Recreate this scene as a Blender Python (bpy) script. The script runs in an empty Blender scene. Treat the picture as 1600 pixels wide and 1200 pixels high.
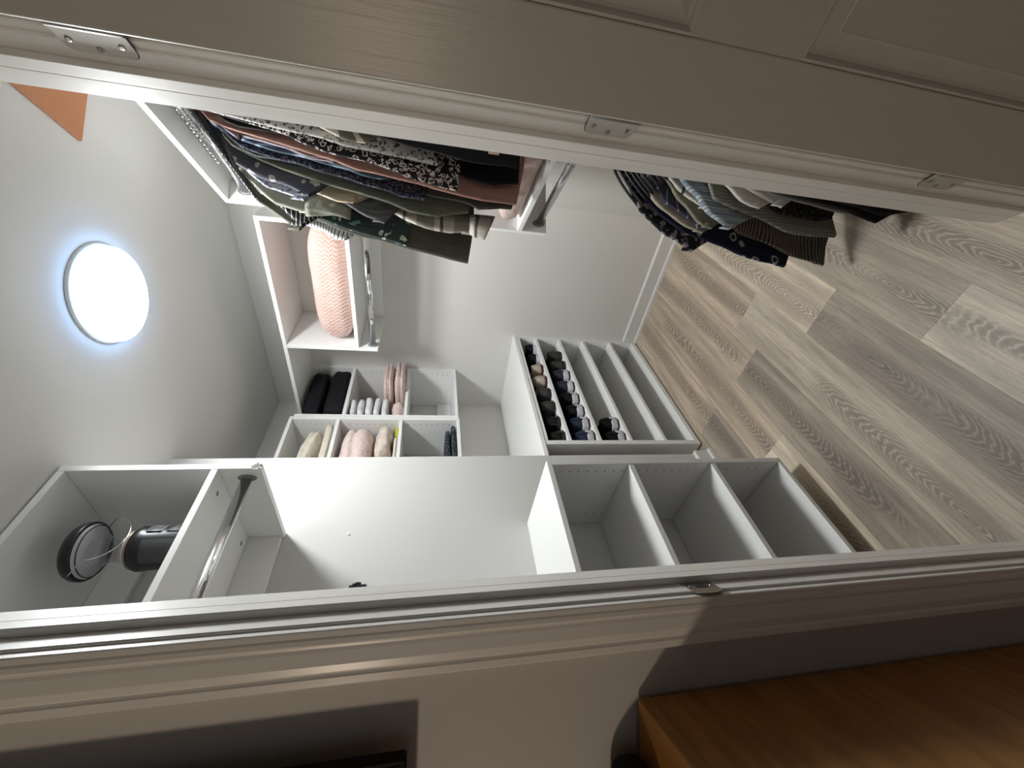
import bpy, bmesh, math, random
from mathutils import Vector, Matrix, noise

random.seed(7)
S2 = math.sqrt(0.5)
H = 1.393                                   # lens height above the floor
scene = bpy.context.scene
COL = scene.collection

# ------------------------------------------------------------------ camera, world, lamps, exposure
def camera():
    f, yaw, pit, rol = 643.376, math.radians(6.0453), math.radians(11.7878), math.radians(-1.5572)
    fwd = Vector((math.sin(yaw) * math.cos(pit), math.cos(yaw) * math.cos(pit), -math.sin(pit)))
    right = Vector((math.cos(yaw), -math.sin(yaw), 0))
    down = fwd.cross(right)
    r = math.cos(rol) * right + math.sin(rol) * down
    d = -math.sin(rol) * right + math.cos(rol) * down
    cd = bpy.data.cameras.new('camera')
    cd.sensor_width = 36.0
    cd.lens = 36.0 * f / 1600.0
    cd.clip_start = 0.02
    co = bpy.data.objects.new('camera', cd)
    COL.objects.link(co)
    m = Matrix((d, r, -fwd)).transposed().to_4x4()      # the phone was held sideways
    m.translation = Vector((0, 0, H))
    co.matrix_world = m
    scene.camera = co
camera()

w = bpy.data.worlds.new('world')
scene.world = w
w.use_nodes = True
w.node_tree.nodes['Background'].inputs[0].default_value = (0.55, 0.66, 0.80, 1)
w.node_tree.nodes['Background'].inputs[1].default_value = 0.35  # dim cool fill, enters by the opening added in the bedroom

LED_STRENGTH = 130.0
LED_COLOR = (0.97, 1.0, 1.0)
ld = bpy.data.lights.new('bedside_lamp', 'POINT')       # warm lamp in the bedroom, to the left
ld.energy = 13.0
ld.color = (1.0, 0.81, 0.62)
ld.shadow_soft_size = 0.05
lo = bpy.data.objects.new('bedside_lamp', ld)
lo.location = (-1.15, -0.35, 1.66)
COL.objects.link(lo)

vs = scene.view_settings
vs.view_transform = 'Standard'
vs.look = 'None'
vs.exposure = 0.0
vs.gamma = 1.0
vs.use_curve_mapping = False

# ------------------------------------------------------------------ materials
def nt(name):
    m = bpy.data.materials.new(name)
    m.use_nodes = True
    t = m.node_tree
    return m, t, t.nodes['Principled BSDF']

def N(t, typ, **kw):
    n = t.nodes.new(typ)
    for k, v in kw.items():
        setattr(n, k, v)
    return n

def math_node(t, op, a, b=None, c=None):
    n = N(t, 'ShaderNodeMath', operation=op)
    for i, v in enumerate((a, b, c)):
        if v is None:
            continue
        if isinstance(v, (int, float)):
            n.inputs[i].default_value = v
        else:
            t.links.new(v, n.inputs[i])
    return n.outputs[0]

def mixc(t, f, a, b):
    n = N(t, 'ShaderNodeMix', data_type='RGBA')
    for s, v in ((n.inputs[0], f), (n.inputs[6], a), (n.inputs[7], b)):
        if hasattr(v, 'links'):
            t.links.new(v, s)
        elif isinstance(v, (int, float)):
            s.default_value = v
        else:
            s.default_value = (*v, 1)
    return n.outputs[2]

def step(t, v, lo_, hi_):
    n = N(t, 'ShaderNodeMapRange', interpolation_type='SMOOTHSTEP')
    t.links.new(v, n.inputs[0])
    n.inputs[1].default_value = lo_
    n.inputs[2].default_value = hi_
    return n.outputs[0]

def obj_coord(t, scale=(1, 1, 1), rot=(0, 0, 0), loc=(0, 0, 0)):
    tc = N(t, 'ShaderNodeTexCoord')
    mp = N(t, 'ShaderNodeMapping')
    mp.inputs['Scale'].default_value = scale
    mp.inputs['Rotation'].default_value = rot
    mp.inputs['Location'].default_value = loc
    t.links.new(tc.outputs['Object'], mp.inputs[0])
    return mp.outputs[0]

def noise_tex(t, vec, scale, detail=2.0, rough=0.5):
    n = N(t, 'ShaderNodeTexNoise')
    t.links.new(vec, n.inputs['Vector'])
    n.inputs['Scale'].default_value = scale
    n.inputs['Detail'].default_value = detail
    n.inputs['Roughness'].default_value = rough
    return n.outputs['Fac']

def add_bump(t, b, h, strength, dist=0.002):
    bp = N(t, 'ShaderNodeBump')
    bp.inputs['Strength'].default_value = strength
    bp.inputs['Distance'].default_value = dist
    t.links.new(h, bp.inputs['Height'])
    t.links.new(bp.outputs[0], b.inputs['Normal'])

def plain(name, col, rough=0.5, metal=0.0, bump=0.0, bscale=200.0, spec=0.5, bscale3=None):
    m, t, b = nt(name)
    vec = obj_coord(t, bscale3 or (1, 1, 1))
    n = noise_tex(t, vec, bscale, 3)
    c = mixc(t, n, tuple(x * 0.95 for x in col), tuple(min(1, x * 1.05) for x in col))
    t.links.new(c, b.inputs['Base Color'])
    b.inputs['Roughness'].default_value = rough
    b.inputs['Metallic'].default_value = metal
    b.inputs['Specular IOR Level'].default_value = spec
    if bump:
        add_bump(t, b, n, bump)
    return m

M = {}
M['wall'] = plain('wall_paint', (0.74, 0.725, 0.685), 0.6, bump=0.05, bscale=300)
M['wall_near_dimmed'] = plain('wall_paint_dimmed', (0.59, 0.585, 0.57), 0.6, bump=0.05, bscale=300)  # darker copy of the wall paint, offsets the strong lamp light here
M['ceiling'] = plain('ceiling_paint', (0.68, 0.672, 0.645), 0.8, bump=0.05, bscale=300)
M['bed_wall'] = plain('bedroom_wall_paint', (0.56, 0.54, 0.51), 0.7, bump=0.05, bscale=300)
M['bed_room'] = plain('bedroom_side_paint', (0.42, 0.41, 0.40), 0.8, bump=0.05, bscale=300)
M['melamine'] = plain('white_melamine', (0.86, 0.86, 0.845), 0.42, bump=0.02, bscale=500)
M['trim'] = plain('white_gloss_trim', (0.82, 0.805, 0.765), 0.34, spec=0.9, bump=0.15, bscale=60, bscale3=(1, 1, 0.08))
M['door'] = plain('door_paint', (0.60, 0.58, 0.53), 0.36, spec=0.8, bump=0.3, bscale=140, bscale3=(1, 1, 0.03))
M['chrome'] = plain('chrome', (0.75, 0.75, 0.76), 0.10, metal=1.0, bscale=3)
M['wire'] = plain('hanger_wire', (0.42, 0.42, 0.42), 0.2, metal=1.0, bscale=3)
M['steel'] = plain('brushed_steel', (0.34, 0.33, 0.31), 0.35, metal=1.0, bscale=90)
M['dull_steel'] = plain('painted_hinge_steel', (0.55, 0.53, 0.48), 0.55, metal=0.15, bscale=90)
M['dark_hole'] = plain('dark_recess', (0.03, 0.03, 0.03), 0.8)
M['pin_hole'] = plain('pin_hole_grey', (0.04, 0.04, 0.038), 0.8)
M['grey_plastic'] = plain('grey_plastic', (0.22, 0.22, 0.22), 0.45)
M['black_plastic'] = plain('black_plastic', (0.012, 0.012, 0.014), 0.35, bscale=80)
M['dark_grey_plastic'] = plain('dark_grey_plastic', (0.06, 0.065, 0.065), 0.5, bscale=80)
M['reflector'] = plain('lantern_reflector', (0.62, 0.62, 0.64), 0.35)
M['copper'] = plain('copper_ring', (0.45, 0.30, 0.2), 0.35, metal=0.7)
M['carpet'] = plain('bedroom_wood_floor', (0.22, 0.15, 0.10), 0.5, bscale=12, bscale3=(1, 8, 1))
M['orange'] = plain('orange_board', (0.52, 0.225, 0.105), 0.75, bump=0.05, bscale=60)
M['black_screen'] = plain('black_panel', (0.004, 0.004, 0.004), 0.7, spec=0.2)

def glass(name, col=(1, 1, 1), rough=0.0, ior=1.45):
    m, t, b = nt(name)
    b.inputs['Base Color'].default_value = (*col, 1)
    b.inputs['Roughness'].default_value = rough
    b.inputs['Transmission Weight'].default_value = 1.0
    b.inputs['IOR'].default_value = ior
    n = noise_tex(t, obj_coord(t), 30)
    add_bump(t, b, n, 0.02)
    return m
M['glass'] = glass('clear_plastic', (0.97, 0.98, 0.98), 0.02, 1.05)
M['acrylic'] = glass('clear_acrylic', (0.97, 0.98, 0.98), 0.03, 1.35)

def emitter(name, col, s):
    m, t, b = nt(name)
    n = noise_tex(t, obj_coord(t), 4)
    c = mixc(t, n, col, tuple(x * 0.995 for x in col))
    t.links.new(c, b.inputs['Emission Color'])
    b.inputs['Emission Strength'].default_value = s
    b.inputs['Base Color'].default_value = (0.8, 0.8, 0.8, 1)
    return m
M['led'] = emitter('led_diffuser', LED_COLOR, LED_STRENGTH)
M['halo_glow'] = emitter('blue_halo_glow', (0.34, 0.58, 1.0), 11.0)  # added blue glow that imitates a halo on the ceiling

def wood_floor():
    m, t, b = nt('oak_plank_print')
    tc = N(t, 'ShaderNodeTexCoord')
    oi = N(t, 'ShaderNodeObjectInfo')
    sx = N(t, 'ShaderNodeSeparateXYZ')
    t.links.new(tc.outputs['Object'], sx.inputs[0])
    x, y = sx.outputs[0], sx.outputs[1]
    off = math_node(t, 'MULTIPLY', oi.outputs['Random'], 37.0)
    def vec(ax, ay, dz=0.0):
        c = N(t, 'ShaderNodeCombineXYZ')
        t.links.new(math_node(t, 'MULTIPLY_ADD', x, ax, off), c.inputs[0])
        t.links.new(math_node(t, 'MULTIPLY', y, ay), c.inputs[1])
        t.links.new(math_node(t, 'ADD', off, dz), c.inputs[2])
        return c.outputs[0]
    # the figure (cathedral arches) follows a height field that is long along the plank
    n1 = noise_tex(t, vec(2.6, 8.0), 1.0, 1.5, 0.4)
    n2 = noise_tex(t, vec(18.0, 60.0, 3.0), 1.0, 2.0)
    yc = math_node(t, 'ADD', y, math_node(t, 'MULTIPLY_ADD', oi.outputs['Random'], 0.05, -0.025))
    xc = math_node(t, 'MULTIPLY_ADD', oi.outputs['Alpha'], 1.0, -0.5)       # where the heart of the figure sits
    dx = math_node(t, 'MULTIPLY', math_node(t, 'SUBTRACT', x, xc), 0.19)
    rr = math_node(t, 'SQRT', math_node(t, 'ADD', math_node(t, 'MULTIPLY', dx, dx), math_node(t, 'MULTIPLY', yc, yc)))
    h = math_node(t, 'ADD', math_node(t, 'MULTIPLY', rr, 190.0), math_node(t, 'MULTIPLY', n1, 9.0))
    h = math_node(t, 'ADD', h, math_node(t, 'MULTIPLY', n2, 2.2))
    bands = math_node(t, 'SINE', math_node(t, 'MULTIPLY', h, 6.2832))
    lines = step(t, bands, 0.55, 1.0)
    dark = step(t, bands, 0.2, -0.9)
    patch = step(t, math_node(t, 'SUBTRACT', noise_tex(t, vec(2.6, 12.0, 9.0), 1.0, 1.0), math_node(t, 'MULTIPLY', rr, 2.2)), 0.12, 0.36)
    ay = math_node(t, 'ABSOLUTE', yc)
    core = step(t, math_node(t, 'ADD', ay, math_node(t, 'MULTIPLY', n1, 0.03)), 0.072, 0.030)
    msk = math_node(t, 'MULTIPLY', core, patch)
    streak = noise_tex(t, vec(7.0, 170.0, 5.0), 1.0, 3.0, 0.6)
    soft = noise_tex(t, vec(2.2, 22.0, 7.0), 1.0, 2.0)
    tone = oi.outputs['Color']
    c = mixc(t, step(t, soft, 0.3, 0.72), (0.68, 0.59, 0.47), (0.43, 0.365, 0.295))
    c = mixc(t, math_node(t, 'MULTIPLY', step(t, streak, 0.35, 0.7), 0.45), c, (0.27, 0.228, 0.188))
    fleck = step(t, noise_tex(t, vec(26.0, 330.0, 1.0), 1.0, 2.0), 0.52, 0.70)
    c = mixc(t, math_node(t, 'MULTIPLY', fleck, 0.30), c, (0.20, 0.165, 0.135))
    c = mixc(t, math_node(t, 'MULTIPLY', msk, 0.62), c, (0.24, 0.198, 0.163))
    c = mixc(t, math_node(t, 'MULTIPLY', math_node(t, 'MULTIPLY', msk, dark), 0.35), c, (0.17, 0.138, 0.113))
    c = mixc(t, math_node(t, 'MULTIPLY', math_node(t, 'MULTIPLY', msk, lines), 0.6), c, (0.62, 0.54, 0.45))
    mu = N(t, 'ShaderNodeMix', data_type='RGBA', blend_type='MULTIPLY')
    mu.inputs[0].default_value = 1.0
    t.links.new(c, mu.inputs[6])
    t.links.new(tone, mu.inputs[7])
    t.links.new(mu.outputs[2], b.inputs['Base Color'])
    b.inputs['Roughness'].default_value = 0.5
    add_bump(t, b, streak, 0.12, 0.001)
    return m
M['oak'] = wood_floor()

def brown_wood():
    m, t, b = nt('brown_wood')
    v = obj_coord(t, (2, 2, 14))
    n = noise_tex(t, v, 3.0, 4)
    c = mixc(t, step(t, n, 0.3, 0.7), (0.42, 0.20, 0.05), (0.30, 0.13, 0.03))
    t.links.new(c, b.inputs['Base Color'])
    b.inputs['Roughness'].default_value = 0.4
    return m
M['brown_wood'] = brown_wood()

# --- cloth
def cloth_base(name, rough=0.85):
    m, t, b = nt(name)
    b.inputs['Roughness'].default_value = rough
    b.inputs['Specular IOR Level'].default_value = 0.2
    v = obj_coord(t)
    n = noise_tex(t, v, 35, 3)
    fine = noise_tex(t, v, 500, 1)
    fv = obj_coord(t, (9, 9, 1.6))
    crease = noise_tex(t, fv, 5, 2)
    add_bump(t, b, math_node(t, 'ADD', math_node(t, 'ADD', math_node(t, 'MULTIPLY', n, 2.0), math_node(t, 'MULTIPLY', crease, 5.0)), math_node(t, 'MULTIPLY', fine, 0.6)), 0.5, 0.003)
    return m, t, b, v, n

def finish(t, b, c, n):
    mu = N(t, 'ShaderNodeMix', data_type='RGBA', blend_type='MULTIPLY')
    mu.inputs[0].default_value = 0.45
    t.links.new(c, mu.inputs[6])
    r = N(t, 'ShaderNodeValToRGB')
    r.color_ramp.elements[0].position = 0.3
    r.color_ramp.elements[0].color = (0.78, 0.78, 0.78, 1)
    r.color_ramp.elements[1].position = 0.7
    t.links.new(n, r.inputs[0])
    t.links.new(r.outputs[0], mu.inputs[7])
    t.links.new(mu.outputs[2], b.inputs['Base Color'])

def solid_cloth(name, col, rough=0.85):
    m, t, b, v, n = cloth_base(name, rough)
    c = mixc(t, n, tuple(x * 0.93 for x in col), tuple(min(1, x * 1.05) for x in col))
    finish(t, b, c, n)
    return m

def wave(t, v, axis, freq, warp=0.0, phase=0.0):
    sx = N(t, 'ShaderNodeSeparateXYZ')
    t.links.new(v, sx.inputs[0])
    a = sx.outputs['XYZ'.index(axis)]
    if warp:
        a = math_node(t, 'ADD', a, math_node(t, 'MULTIPLY', noise_tex(t, v, 9, 1), warp))
    return math_node(t, 'SINE', math_node(t, 'MULTIPLY_ADD', a, freq * 6.2832, phase))

def stripe_cloth(name, c1, c2, axis='Z', freq=60, lo_=0.3, hi_=0.5, warp=0.03, c3=None):
    m, t, b, v, n = cloth_base(name)
    f = step(t, wave(t, v, axis, freq, warp), lo_, hi_)
    c = mixc(t, f, c1, c2)
    if c3:
        c = mixc(t, math_node(t, 'MULTIPLY', step(t, wave(t, v, axis, freq * 0.31, warp), 0.2, 0.4), 0.7), c, c3)
    finish(t, b, c, n)
    return m

def check_cloth(name, base, mid, dark, fz=9.0, fx=9.0, thin=None):
    m, t, b, v, n = cloth_base(name)
    f1 = step(t, wave(t, v, 'Z', fz, 0.02), 0.1, 0.25)
    f2 = step(t, wave(t, v, 'X', fx, 0.02, 1.0), 0.1, 0.25)
    c = mixc(t, math_node(t, 'MULTIPLY', f1, 0.75), base, mid)
    c = mixc(t, math_node(t, 'MULTIPLY', f2, 0.5), c, dark)
    if thin:
        f3 = step(t, wave(t, v, 'Z', fz * 1.0, 0.02, 2.6), 0.94, 0.98)
        c = mixc(t, f3, c, thin)
    finish(t, b, c, n)
    return m

def print_cloth(name, bg, fg, scale=45, thr=0.35, ring=0.0, warp=0.6, fg2=None, amount=1.0, soft=0.06, sparse=0.0):
    """scattered flowers, leaves or spots: warped Voronoi cells, filled or drawn as rings"""
    m, t, b, v, n = cloth_base(name)
    vo = N(t, 'ShaderNodeTexVoronoi')
    vo.inputs['Scale'].default_value = scale
    vo.inputs['Randomness'].default_value = 0.9
    wv = N(t, 'ShaderNodeTexNoise')
    wv.inputs['Scale'].default_value = scale * 1.1
    t.links.new(v, wv.inputs['Vector'])
    vm = N(t, 'ShaderNodeVectorMath', operation='MULTIPLY_ADD')
    t.links.new(wv.outputs['Color'], vm.inputs[0])
    vm.inputs[1].default_value = (warp / scale,) * 3
    t.links.new(v, vm.inputs[2])
    t.links.new(vm.outputs[0], vo.inputs['Vector'])
    d = vo.outputs['Distance']
    f = step(t, d, thr, thr - soft)
    if ring:
        f = math_node(t, 'MULTIPLY', f, step(t, d, thr * ring - soft, thr * ring))
    if sparse:
        sc = N(t, 'ShaderNodeSeparateColor')
        t.links.new(vo.outputs['Color'], sc.inputs[0])
        f = math_node(t, 'MULTIPLY', f, step(t, sc.outputs[0], sparse, sparse + 0.02))
    f = math_node(t, 'MULTIPLY', f, amount)
    col = fg
    if fg2:
        sc2 = N(t, 'ShaderNodeSeparateColor')
        t.links.new(vo.outputs['Color'], sc2.inputs[0])
        col = mixc(t, step(t, sc2.outputs[1], 0.4, 0.6), fg, fg2)
    c = mixc(t, f, bg, col)
    finish(t, b, c, n)
    return m

M['cl_black'] = solid_cloth('black_cloth', (0.008, 0.008, 0.009))
M['cl_olive_stripe'] = stripe_cloth('olive_cream_stripe', (0.13, 0.125, 0.09), (0.55, 0.52, 0.42), 'X', 30, 0.5, 0.8, 0.2)
M['cl_white_leaf'] = print_cloth('white_black_leaf_print', (0.56, 0.55, 0.53), (0.03, 0.03, 0.035), 85, 0.42, 0, 1.8, (0.2, 0.2, 0.2), 0.95)
M['cl_paisley'] = print_cloth('black_white_paisley', (0.012, 0.012, 0.014), (0.62, 0.58, 0.54), 70, 0.50, 0.62, 1.6, (0.5, 0.42, 0.38))
M['cl_pink'] = solid_cloth('terracotta_pink', (0.32, 0.18, 0.148), 0.8)
M['cl_mauve'] = stripe_cloth('mauve_grey_stripe', (0.16, 0.14, 0.16), (0.36, 0.31, 0.34), 'Y', 160, 0.0, 0.4, 0.02)
M['cl_sheer'] = stripe_cloth('sheer_blue', (0.05, 0.075, 0.11), (0.22, 0.31, 0.38), 'X', 45, 0.3, 0.8, 0.06)
M['cl_lace'] = print_cloth('navy_sequin_lace', (0.012, 0.014, 0.026), (0.25, 0.27, 0.33), 110, 0.45, 0.75, 2.0, None, 0.55)
M['cl_green'] = solid_cloth('dark_sage_velvet', (0.115, 0.125, 0.095), 0.9)
M['cl_slate'] = solid_cloth('slate_knit', (0.065, 0.07, 0.07))
M['cl_navy_daisy'] = print_cloth('grey_navy_daisy', (0.085, 0.09, 0.115), (0.5, 0.48, 0.45), 26, 0.34, 0.28, 0.9, None, 0.9, 0.05, 0.25)
M['cl_blue_floral'] = print_cloth('pale_blue_floral', (0.45, 0.48, 0.54), (0.08, 0.10, 0.15), 60, 0.4, 0, 1.5, None, 0.8)
M['cl_camel_floral'] = print_cloth('camel_floral', (0.52, 0.44, 0.34), (0.30, 0.15, 0.09), 38, 0.36, 0, 1.0, (0.22, 0.20, 0.14), 0.7, 0.15, 0.3)
M['cl_charcoal'] = stripe_cloth('charcoal_jersey', (0.085, 0.085, 0.09), (0.12, 0.12, 0.125), 'X', 40, 0.0, 0.9, 0.1)
M['cl_olive_floral'] = print_cloth('olive_floral', (0.20, 0.205, 0.165), (0.42, 0.42, 0.36), 34, 0.34, 0, 1.2, None, 0.7, 0.1, 0.35)
M['cl_black_stripe'] = stripe_cloth('black_white_stripe', (0.02, 0.02, 0.024), (0.55, 0.55, 0.54), 'Z', 85, 0.72, 0.86, 0.03)
M['cl_white_stripe'] = stripe_cloth('white_navy_stripe', (0.66, 0.66, 0.68), (0.04, 0.045, 0.08), 'Z', 95, 0.62, 0.78, 0.05)
M['cl_green_floral'] = print_cloth('bottle_green_floral', (0.035, 0.05, 0.048), (0.55, 0.60, 0.50), 24, 0.36, 0.4, 2.2, (0.16, 0.30, 0.28), 0.9, 0.07, 0.3)
M['cl_khaki'] = solid_cloth('dark_khaki', (0.088, 0.084, 0.066), 0.75)
M['cl_plaid'] = check_cloth('grey_cream_plaid', (0.52, 0.49, 0.44), (0.19, 0.18, 0.15), (0.30, 0.28, 0.24), 9.0, 7.0, (0.12, 0.1, 0.09))
M['cl_dot_lace'] = print_cloth('black_dot_lace', (0.018, 0.018, 0.022), (0.36, 0.35, 0.36), 42, 0.44, 0.3, 0.9, None, 0.7, 0.12)
M['cl_navy_ring'] = print_cloth('navy_ring_print', (0.014, 0.014, 0.034), (0.42, 0.42, 0.45), 18, 0.30, 0.62, 0.5, None, 0.9, 0.05, 0.2)
M['cl_brown_stripe'] = stripe_cloth('taupe_black_stripe', (0.20, 0.165, 0.145), (0.03, 0.026, 0.028), 'Z', 82, 0.25, 0.6, 0.03)
M['cl_beige'] = solid_cloth('beige_satin', (0.36, 0.32, 0.26), 0.6)
M['cl_navy_check'] = stripe_cloth('navy_fine_check', (0.04, 0.04, 0.06), (0.26, 0.27, 0.32), 'Z', 30, 0.93, 0.98, 0.04)
M['cl_cream_check'] = check_cloth('cream_window_check', (0.60, 0.58, 0.53), (0.58, 0.56, 0.51), (0.60, 0.58, 0.53), 11.0, 11.0, (0.06, 0.055, 0.05))
M['cl_moss'] = solid_cloth('moss_beige_satin', (0.22, 0.21, 0.155), 0.55)
M['cl_blue_shirt'] = stripe_cloth('blue_white_shirt_stripe', (0.24, 0.29, 0.33), (0.52, 0.56, 0.58), 'X', 120, 0.2, 0.7, 0.01, (0.17, 0.21, 0.26))
M['cl_grey_rib'] = stripe_cloth('grey_rib_knit', (0.16, 0.16, 0.14), (0.25, 0.25, 0.22), 'X', 110, 0.0, 0.6, 0.02)
M['cl_sequin'] = print_cloth('black_fringe_knit', (0.012, 0.012, 0.012), (0.10, 0.10, 0.09), 90, 0.4, 0.3, 1.5, None, 0.6)
M['cl_cream'] = solid_cloth('cream_cotton', (0.60, 0.58, 0.53))
M['cl_grey'] = solid_cloth('grey_cotton', (0.17, 0.17, 0.165))
M['quilt'] = solid_cloth('pink_quilted_cotton', (0.56, 0.44, 0.40))
M['fold_white'] = solid_cloth('white_cotton', (0.82, 0.82, 0.84))
M['fold_pink'] = solid_cloth('dusty_pink_cotton', (0.76, 0.60, 0.555))
M['fold_blush'] = solid_cloth('blush_quilt_cotton', (0.80, 0.65, 0.61))
M['fold_cream'] = solid_cloth('cream_chino', (0.78, 0.71, 0.60))
M['fold_ivory'] = solid_cloth('ivory_satin', (0.70, 0.60, 0.52), 0.6)
M['fold_black'] = solid_cloth('black_nylon', (0.010, 0.011, 0.014), 0.7)
M['fold_dark'] = print_cloth('dark_blue_print', (0.025, 0.03, 0.038), (0.17, 0.2, 0.23), 60, 0.4, 0.3, 1.5, None, 0.7)
M['yellow'] = solid_cloth('yellow_cloth', (0.60, 0.55, 0.05))
M['sh_black'] = solid_cloth('black_canvas', (0.010, 0.010, 0.013))
M['sh_beige'] = solid_cloth('beige_suede', (0.52, 0.44, 0.36))
M['sh_grey'] = solid_cloth('charcoal_suede', (0.055, 0.057, 0.055))
M['sh_navy'] = solid_cloth('navy_mesh', (0.035, 0.043, 0.062))
M['sh_ink'] = solid_cloth('ink_blue_mesh', (0.03, 0.042, 0.075))
M['sh_white'] = plain('white_foam_sole', (0.66, 0.64, 0.69), 0.6, bump=0.15, bscale=90)
M['sh_rubber'] = plain('dark_rubber', (0.02, 0.018, 0.018), 0.6, bump=0.2, bscale=150)
M['sh_patent'] = plain('polished_black_leather', (0.012, 0.011, 0.011), 0.16, bscale=60)
M['sh_insole'] = solid_cloth('tan_insole', (0.16, 0.115, 0.045))
M['sh_red'] = plain('reddish_welt', (0.20, 0.06, 0.05), 0.6)
M['tag_pink'] = solid_cloth('pale_pink_label', (0.66, 0.46, 0.44))

def velvet_chevron():
    m, t, b = nt('pink_chevron_velvet')
    tc = N(t, 'ShaderNodeTexCoord')
    sx = N(t, 'ShaderNodeSeparateXYZ')
    t.links.new(tc.outputs['Object'], sx.inputs[0])
    y, z, x = sx.outputs[1], sx.outputs[2], sx.outputs[0]
    # zigzag running down the front: parallelograms offset between columns
    tri = math_node(t, 'PINGPONG', math_node(t, 'ADD', z, math_node(t, 'MULTIPLY', x, 0.7)), 0.0125)
    ph = math_node(t, 'MULTIPLY_ADD', tri, 1.0, y)
    g = math_node(t, 'PINGPONG', ph, 0.0095)
    g = math_node(t, 'DIVIDE', g, 0.0095)
    line = step(t, g, 0.22, 0.02)
    n = noise_tex(t, obj_coord(t), 16, 3)
    c = mixc(t, n, (0.54, 0.34, 0.285), (0.72, 0.53, 0.465))
    c = mixc(t, math_node(t, 'MULTIPLY', line, 0.9), c, (0.30, 0.185, 0.16))
    t.links.new(c, b.inputs['Base Color'])
    b.inputs['Roughness'].default_value = 0.8
    b.inputs['Sheen Weight'].default_value = 0.4
    b.inputs['Specular IOR Level'].default_value = 0.2
    add_bump(t, b, g, 0.6, 0.004)
    return m
M['velvet'] = velvet_chevron()

# ------------------------------------------------------------------ scene-building helpers
FR = {'D': math.radians(45), 'Y': 0.0, 'DOOR': math.atan2(-0.8, 0.6)}

def to_world(fr, p):
    if fr == 'D':
        return Vector(((p[0] - p[1]) * S2, (p[0] + p[1]) * S2, p[2]))
    return Vector(p)

def thing(name, label=None, cat=None, fr='Y', at=(0, 0, 0), group=None, kind=None, rot=None):
    o = bpy.data.objects.new(name, None)
    COL.objects.link(o)
    o.location = to_world(fr, at)
    o.rotation_euler = (0, 0, FR[fr] if rot is None else rot)
    o.empty_display_size = 0.05
    tag(o, label, cat, group, kind)
    ORG[o.name] = Vector(at)
    return o
ORG = {}

def tag(o, label=None, cat=None, group=None, kind=None):
    if label: o['label'] = label
    if cat: o['category'] = cat
    if group: o['group'] = group
    if kind: o['kind'] = kind
    return o

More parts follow.
